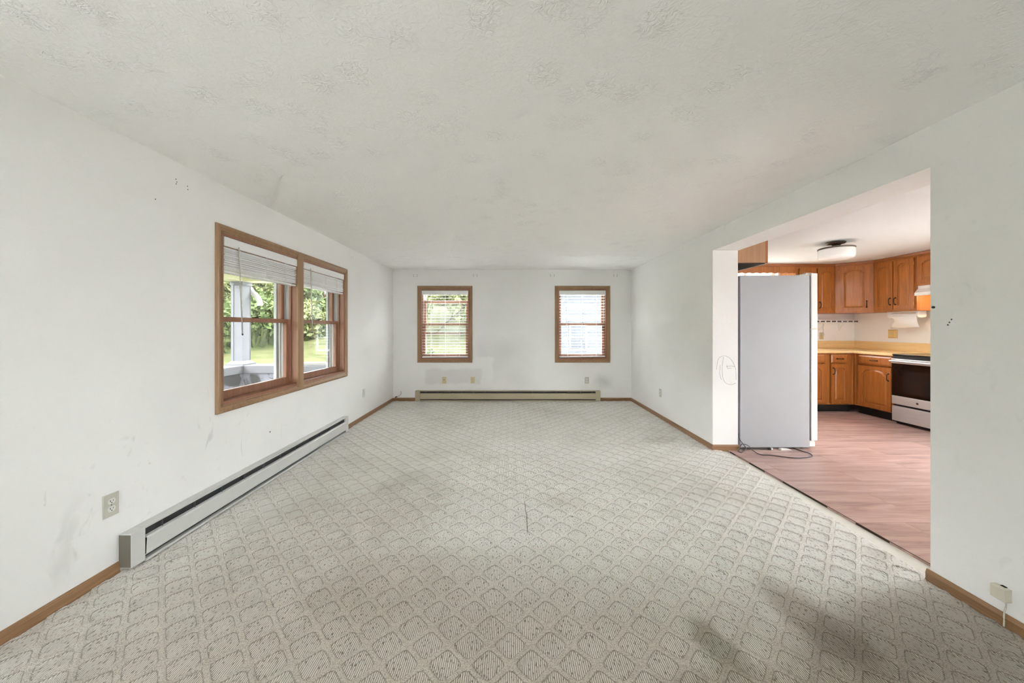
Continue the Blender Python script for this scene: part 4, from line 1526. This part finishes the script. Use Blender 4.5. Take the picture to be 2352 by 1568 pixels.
# ------------------------------------------------------------------ wall rack and kitchen plates
root = empty('wall_rack', (5.37, YK, 1.30))
tag(root, 'slim white slotted wall rack under the far kitchen cabinets', 'rack')
m = MB().box(4.93, 5.775, YK - 0.085, YK - 0.002, 1.352, 1.362)
m.box(4.93, 5.775, YK - 0.090, YK - 0.085, 1.352, 1.366)
m.box(4.93, 5.775, YK - 0.090, YK - 0.085, 1.388, 1.402)
x = 4.93
while x < 5.775:
    m.box(x, x + 0.022, YK - 0.090, YK - 0.085, 1.366, 1.388)
    x += 0.0918
m.build('rail', 'white_enamel', root)
x = 4.952
while x < 5.75:
    MB().box(x, min(x + 0.0698, 5.774), YK - 0.0865, YK - 0.0855, 1.366, 1.388).build('slot', 'gasket_grey', root)
    x += 0.0918
for xx in (5.16, 5.50):
    m = MB().prism([(YK - 0.002, 1.352), (YK - 0.080, 1.352), (YK - 0.078, 1.325), (YK - 0.050, 1.275), (YK - 0.024, 1.235), (YK - 0.002, 1.225)], 'x', xx, xx + 0.012)
    m.build('bracket', 'white_enamel', root)
o = outlet((5.225, YK, 1.135), 0, 'almond_plastic', 'tan outlet with a plug-in adapter under the wall rack', group='kitchen outlets', face='almond_plastic')
MB().box(-0.018, 0.018, -0.040, -0.008, 0.010, 0.052, 0.004).build('adapter', 'grey_plate', o, local=True)
m = MB().tube(smooth_path([(0.0, -0.03, 0.052), (0.004, -0.034, 0.09), (-0.006, -0.036, 0.13), (0.004, -0.03, 0.17), (0.02, -0.03, 0.205)], 4), 0.003, 6)
m.build('adapter_cord', 'grey_plate', o, local=True)
root = empty('switch_box', (XE, 5.255, 1.18), R(-90))
tag(root, 'yellowed square switch cover on the kitchen right wall', 'switch plate')
m = MB().loft([[(a * w_, y_, c * h_) for a, c in ((-1, -1), (1, -1), (1, 1), (-1, 1))] for w_, h_, y_ in ((0.058, 0.064, 0.0), (0.058, 0.064, -0.016), (0.040, 0.048, -0.034))])
m.build('cover', 'yellow_plate', root, local=True)
for s in (-1, 1):
    MB().box(s * 0.018 - 0.005, s * 0.018 + 0.005, -0.042, -0.033, -0.010, 0.012, 0.001).build('toggle', 'ivory_plastic', root, local=True)

# ------------------------------------------------------------------ kitchen ceiling lamp
root = empty('ceiling_lamp', (3.865, 4.13, H - 0.2))
tag(root, 'drum-shaped white glass ceiling lamp with bronze stem', 'ceiling lamp')
MB().lathe(3.865, 4.13, [(0.085, H), (0.090, H - 0.010), (0.080, H - 0.022), (0.045, H - 0.030), (0.034, H - 0.045), (0.034, H - 0.060), (0.06, H - 0.072)], 36).build('canopy', 'nickel', root, auto=35)
MB().lathe(3.865, 4.13, [(0.10, H - 0.068), (0.166, H - 0.068), (0.171, H - 0.072), (0.171, H - 0.084), (0.164, H - 0.086)], 48).build('metal_band', 'nickel', root, auto=35)
MB().lathe(3.865, 4.13, [(0.164, H - 0.084), (0.168, H - 0.095), (0.168, H - 0.170), (0.160, H - 0.190), (0.140, H - 0.200), (0.08, H - 0.205), (0.01, H - 0.206)], 48).build('glass_drum', 'opal_glass', root, smooth=True)
ld = bpy.data.lights.new('drum_lamp', 'AREA')
ld.shape = 'DISK'
ld.size = 0.30
ld.energy = 0.55
ld.color = (0.97, 0.98, 1.0)
lo = bpy.data.objects.new('drum_lamp', ld)
col.objects.link(lo)
lo.parent = root
lo.location = Vector((3.865, 4.13, H - 0.212)) - Vector(root.location)

# ------------------------------------------------------------------ outside: porch, lawn, hill, shrubs, neighbour
GZ = -0.75
m = MB()
nx, ny = 60, 60
def ground_z(x, y):
    d = max(0.0, -x - 5.0)
    z = GZ + 0.14 * min(d, 7.0) + 0.50 * min(max(0.0, d - 7.0), 11.0)
    z += 0.26 * min(max(0.0, y - 17.0), 22.0) * min(1.0, max(0.0, (x + 13.0) / 3.0))
    return z + 0.06 * math.sin(x * 0.9 + y * 0.7) * min(1, max(0.0, abs(x) + abs(y) - 10) / 6)


rows = []
for j in range(ny + 1):
    yy = -30 + 70 * j / ny
    rows.append([(-34 + 70 * i / nx, yy, ground_z(-34 + 70 * i / nx, yy)) for i in range(nx + 1)])
m.loft(rows, close=False, cap=False)
gr = m.build('ground', 'lawn', smooth=True)
tag(gr, 'yellowish green lawn around the house', kind='structure')
gr.data.materials.append(M['hillside'])
for p in gr.data.polygons:
    c = p.center
    if c.x < -11.8:
        p.material_index = 1

tag(MB().box(5.99, 10.5, -1.0, 5.6, GZ - 0.3, -0.06).build('added_patio', 'concrete'), 'unseen pale concrete slab added outside the kitchen glass door for neutral bounce light', kind='structure')  # slab added to keep the lawn's green bounce out of the kitchen
tag(MB().box(-5.5, 9.5, -9.5, -1.85, GZ - 0.3, -0.06).build('added_driveway', 'concrete'), 'unseen pale concrete slab added behind the house for neutral bounce light', kind='structure')  # unseen paving added so light bounced from outside stays neutral
tag(MB().box(-7.0, 9.0, 6.6, 11.2, GZ - 0.3, GZ + 0.14).build('side_drive', 'concrete'), 'pale concrete drive between the far windows and the neighbouring house', kind='structure')
# front porch outside the left window
PX, PYE = -3.88, 5.02
root = empty('porch', (-3.0, 4.0, -0.2))
tag(root, 'white porch with half walls and a corner column outside the left window', 'porch')
MB().box(PX - 0.12, XL - 0.21, -1.2, PYE + 0.12, -0.30, -0.16).build('deck', 'stone_grey', root)
MB().box(PX - 0.10, XL - 0.21, -1.1, PYE + 0.10, GZ - 0.2, -0.30).build('foundation', 'stone_grey', root)
MB().box(PX - 0.09, PX + 0.09, -1.1, PYE + 0.09, -0.16, 0.63).build('half_wall', 'peeling_paint', root)
MB().box(PX + 0.09, XL - 0.21, PYE - 0.09, PYE + 0.09, -0.16, 0.63).build('half_wall', 'peeling_paint', root)
MB().box(PX - 0.13, PX + 0.13, -1.12, PYE + 0.13, 0.63, 0.742, 0.006).build('ledge', 'ledge_stone', root)
MB().box(PX + 0.131, XL - 0.21, PYE - 0.13, PYE + 0.13, 0.63, 0.742, 0.006).build('ledge', 'ledge_stone', root)


def column(cx, cy):
    m = MB()
    m.box(cx - 0.075, cx + 0.075, cy - 0.075, cy + 0.075, 0.79, 1.88)
    for s in (-1, 1):
        m.box(cx - 0.080, cx - 0.045, cy + s * 0.075, cy + s * 0.082, 0.79, 1.88)
        m.box(cx + 0.045, cx + 0.080, cy + s * 0.075, cy + s * 0.082, 0.79, 1.88)
    m.loft([[(cx + a * r_, cy + c * r_, z_) for a, c in ((-1, -1), (1, -1), (1, 1), (-1, 1))] for r_, z_ in ((0.125, 0.742), (0.125, 0.760), (0.095, 0.780), (0.082, 0.800))])
    m.box(cx - 0.09, cx + 0.09, cy - 0.09, cy + 0.09, 1.88, 1.93)
    return m.build('column', 'porch_white', root)


column(PX, PYE)
column(PX, 1.9)
column(PX, -0.8)
MB().box(PX - 0.11, PX + 0.11, -1.1, PYE + 0.11, 1.93, 2.08, 0.004).build('beam', 'porch_beam', root)
MB().box(PX + 0.11, XL - 0.21, PYE - 0.11, PYE + 0.11, 1.93, 2.08, 0.004).build('beam', 'porch_beam', root)
# boarded ends above the beams and boarded ceiling
x = PX - 0.1
first = None
while x < XL - 0.30:
    if first is None:
        first = MB().box(0.002, 0.098, 0, 0.02, 0, 0.30, 0.003).build('end_board', 'porch_beam', root, local=True)
        s = first
    else:
        s = clone(first, root)
    s.location = Vector((x, PYE - 0.01, 2.08)) - Vector(root.location)
    x += 0.10
y = -1.1
first = None
while y < PYE:
    if first is None:
        first = MB().box(PX - 0.25 + 3.0, XL - 0.21 + 3.0, 0.003, 0.117, 0, 0.02, 0.003).build('ceiling_board', 'porch_beam', root, local=True)
        s = first
    else:
        s = clone(first, root)
    s.location = Vector((-3.0, y, 2.38)) - Vector(root.location)
    y += 0.12
MB().box(PX - 0.4, XL - 0.21, -1.3, PYE + 0.35, 2.42, 2.55).build('roof', 'roof_grey', root)
# curved downspout elbow beside the column
m = MB().tube(smooth_path([(PX + 0.02, PYE - 0.02 + 0.16, 1.86), (PX + 0.06, PYE + 0.13, 1.80), (PX + 0.13, PYE + 0.12, 1.745), (PX + 0.185, PYE + 0.11, 1.67), (PX + 0.20, PYE + 0.11, 1.60)], 5), 0.036, 12)
m.build('downspout', 'gutter_white', root, auto=40)
root = empty('plank_offcut', (-2.72, PYE, 0.742))
m = MB().box(-2.95, -2.55, PYE - 0.10, PYE + 0.06, 0.7435, 0.777, 0.003)
bpy.data.objects.remove(root)
tag(recentre(m.build('wood_plank', 'stone_grey')), 'grey weathered plank lying on the porch ledge', 'plank')


# exterior cladding strip below and beside the windows is part of the walls; shrubs follow
def foliage(cx, cy, cz, rx, ry, rz, n, size, rnd):
    v = np.zeros((n * 4, 3), np.float32)
    d = rnd.normal(size=(n, 3))
    d /= np.linalg.norm(d, axis=1)[:, None]
    rad = 0.62 + 0.42 * rnd.random(n)
    # lumps
    lump = 1 + 0.18 * np.sin(d[:, 0] * 5 + cx) * np.sin(d[:, 1] * 4 + cy) + 0.12 * np.sin(d[:, 2] * 7)
    c = d * (rad * lump)[:, None] * np.array([rx, ry, rz]) + np.array([cx, cy, cz])
    c[:, 2] = np.maximum(c[:, 2], cz - rz * 0.92)
    a = rnd.normal(size=(n, 3))
    a /= np.linalg.norm(a, axis=1)[:, None]
    bb = np.cross(a, rnd.normal(size=(n, 3)))
    bb /= np.linalg.norm(bb, axis=1)[:, None]
    s = size * (0.6 + 0.8 * rnd.random(n))[:, None]
    v[0::4] = c - a * s
    v[1::4] = c + bb * s * 0.45
    v[2::4] = c + a * s
    v[3::4] = c - bb * s * 0.45
    f = np.arange(n * 4, dtype=np.int32)
    me = bpy.data.meshes.new('leaves')
    me.vertices.add(n * 4)
    me.vertices.foreach_set('co', v.ravel())
    me.loops.add(n * 4)
    me.loops.foreach_set('vertex_index', f)
    me.polygons.add(n)
    me.polygons.foreach_set('loop_start', f[::4].copy())
    me.polygons.foreach_set('loop_total', np.full(n, 4, np.int32))
    me.update()
    return me


rnd = np.random.default_rng(5)


def shrub(cx, cy, r, h, mat, n, label, cat='shrub', size=0.10, trunk=0.0, group='shrubs outside'):
    z = ground_z(cx, cy)
    root = empty('shrub' if cat == 'shrub' else 'tree', (cx, cy, z))
    tag(root, label, cat, group)
    me = foliage(0, 0, trunk + h / 2, r, r, h / 2, n, size, rnd)
    o = bpy.data.objects.new('foliage', me)
    col.objects.link(o)
    o.parent = root
    me.materials.append(M[mat])
    tr = MB()
    tr.tube([(0, 0, -0.1), (0.03, 0.02, trunk + h * 0.3), (0.0, 0.05, trunk + h * 0.62)], [0.05 + 0.04 * r, 0.04 + 0.03 * r, 0.02], 7)
    for k in range(4):
        a = k * 1.57 + 0.4
        tr.tube([(0, 0, trunk + h * 0.15), (math.cos(a) * r * 0.35, math.sin(a) * r * 0.35, trunk + h * 0.45), (math.cos(a) * r * 0.6, math.sin(a) * r * 0.6, trunk + h * 0.65)], [0.04, 0.025, 0.01], 5)
    tr.build('stems', 'trunk', root, local=True)
    return root


SG = 'shrubs on the bank beyond the porch'
for (cx, cy, r, h, mat, n, lab) in [
        (-12.6, 13.8, 1.2, 2.1, 'leaf_green', 2600, 'dark green shrub at the foot of the bank, nearest the porch'),
        (-12.9, 17.6, 1.4, 2.3, 'leaf_green', 2800, 'full green shrub at the foot of the bank, straight behind the porch column'),
        (-12.6, 20.8, 1.4, 2.2, 'leaf_light', 2800, 'light green shrub at the foot of the bank, right of the porch column'),
        (-12.8, 24.2, 1.5, 2.5, 'leaf_green', 2800, 'green shrub seen through the farther left window pane'),
        (-12.4, 28.0, 1.7, 2.7, 'leaf_light', 2800, 'pale green shrub at the far right of the left window view'),
        (-16.2, 18.6, 1.5, 2.5, 'leaf_light', 2600, 'light green shrub halfway up the bank on the left'),
        (-16.4, 22.6, 1.7, 2.6, 'leaf_light', 2600, 'yellow-green shrub halfway up the bank in the middle'),
        (-16.6, 27.2, 1.8, 2.8, 'leaf_green', 2600, 'mid-green shrub halfway up the bank on the right'),
        (-20.0, 22.6, 1.7, 2.8, 'leaf_brown', 2600, 'brown dry shrub high on the bank on the left'),
        (-20.6, 27.2, 2.0, 3.0, 'leaf_brown', 2600, 'brown dry shrub high on the bank in the middle'),
        (-21.0, 32.4, 2.2, 3.2, 'leaf_brown', 2600, 'brown dry shrub high on the bank on the right')]:
    shrub(cx, cy, r, h, mat, n, lab, size=0.17, group=SG)


def bank_grass():
    n = 16000
    x = -12.0 - 14.0 * rnd.random(n)
    y = 11.0 + 28.0 * rnd.random(n)
    z = np.array([ground_z(a, c) for a, c in zip(x, y)])
    hgt = 0.35 + 0.75 * rnd.random(n)
    ang = rnd.random(n) * math.pi
    w = 0.07 + 0.10 * rnd.random(n)
    lean = rnd.normal(size=(n, 2)) * 0.18
    v = np.zeros((n * 4, 3), np.float32)
    ca, sa = np.cos(ang) * w, np.sin(ang) * w
    v[0::4] = np.stack([x - ca, y - sa, z - 0.05], -1)
    v[1::4] = np.stack([x + ca, y + sa, z - 0.05], -1)
    v[2::4] = np.stack([x + ca * 0.3 + lean[:, 0], y + sa * 0.3 + lean[:, 1], z + hgt], -1)
    v[3::4] = np.stack([x - ca * 0.3 + lean[:, 0], y - sa * 0.3 + lean[:, 1], z + hgt], -1)
    f = np.arange(n * 4, dtype=np.int32)
    me = bpy.data.meshes.new('bank_grass')
    me.vertices.add(n * 4)
    me.vertices.foreach_set('co', v.ravel())
    me.loops.add(n * 4)
    me.loops.foreach_set('vertex_index', f)
    me.polygons.add(n)
    me.polygons.foreach_set('loop_start', f[::4].copy())
    me.polygons.foreach_set('loop_total', np.full(n, 4, np.int32))
    me.update()
    me.materials.append(M['hillside'])
    o = bpy.data.objects.new('bank_grass', me)
    col.objects.link(o)
    o.parent = gr
    tag(o, 'tall brown and green grass covering the bank', kind='stuff')


bank_grass()
FG = 'shrubs seen through the far windows'
for (cx, cy, r, h, mat, n, lab) in [
        (-3.1, 13.2, 0.62, 1.1, 'leaf_green', 1500, 'low dark shrub outside the left far window on its left'),
        (-1.4, 13.6, 0.62, 1.0, 'leaf_green', 1500, 'low dark shrub outside the left far window on its right')]:
    shrub(cx, cy, r, h, mat, n, lab, size=0.09, group=FG)
TG = 'trees beyond the lawn'
for (cx, cy, r, h, mat, n, lab) in [
        (-6.6, 22.0, 1.9, 5.0, 'leaf_light', 4200, 'broad light green tree beyond the lawn, left of the slipped sash'),
        (-2.2, 22.5, 1.9, 5.2, 'leaf_light', 4200, 'tall light green tree beyond the lawn behind the left far window'),
        (-4.5, 27.5, 2.2, 5.6, 'leaf_light', 4200, 'rounded light green tree standing farthest back between two others'),
        (2.2, 28.5, 1.8, 5.0, 'leaf_green', 3200, 'green tree standing behind the neighbouring house corner')]:
    shrub(cx, cy, r, h, mat, n, lab, 'tree', size=0.2, trunk=0.8, group=TG)

# neighbouring white house outside the right far window
NY = 19.0
root = empty('house', (6.0, NY + 2, GZ))
tag(root, 'pale blue-white lap-sided house outside the right far window', 'house')
MB().box(0.8, 13.0, NY + 0.03, NY + 5.0, GZ - 0.4, 3.4).build('core', 'siding', root)
first = None
z = GZ
k = 0
while z < 3.3:
    if first is None:
        first = MB().prism([(0.03, 0.0), (-0.012, 0.0), (0.012, 0.205), (0.03, 0.205)], 'x', 0.78, 13.0).build('siding_board', 'siding', root, local=True)
        s = first
    else:
        s = clone(first, root)
    s.location = Vector((0, NY, z)) - Vector(root.location)
    z += 0.20
for (xa, xb, za, zb) in ((3.3, 4.1, 0.1, 1.4), (5.4, 6.2, 0.1, 1.4), (9.2, 10.4, 0.1, 1.4)):
    m = MB()
    rect_frame(m, xa - 0.08, xb + 0.08, NY - 0.05, NY + 0.02, za - 0.08, zb + 0.08, 0.08, 0.08, 0.08)
    m.box(xa, xb, NY - 0.045, NY + 0.01, (za + zb) / 2 - 0.025, (za + zb) / 2 + 0.025)
    wq = m.build('window', 'vinyl_white', root)
    MB().box(xa, xb, NY - 0.02, NY - 0.012, za, zb).build('pane', 'house_window', wq)
m = MB().prism([(NY - 0.5, 3.3), (NY + 2.5, 4.5), (NY + 5.5, 3.3), (NY + 5.5, 3.42), (NY + 2.5, 4.64), (NY - 0.5, 3.42)], 'x', 0.4, 13.4)
m.build('roof', 'roof_grey', root)
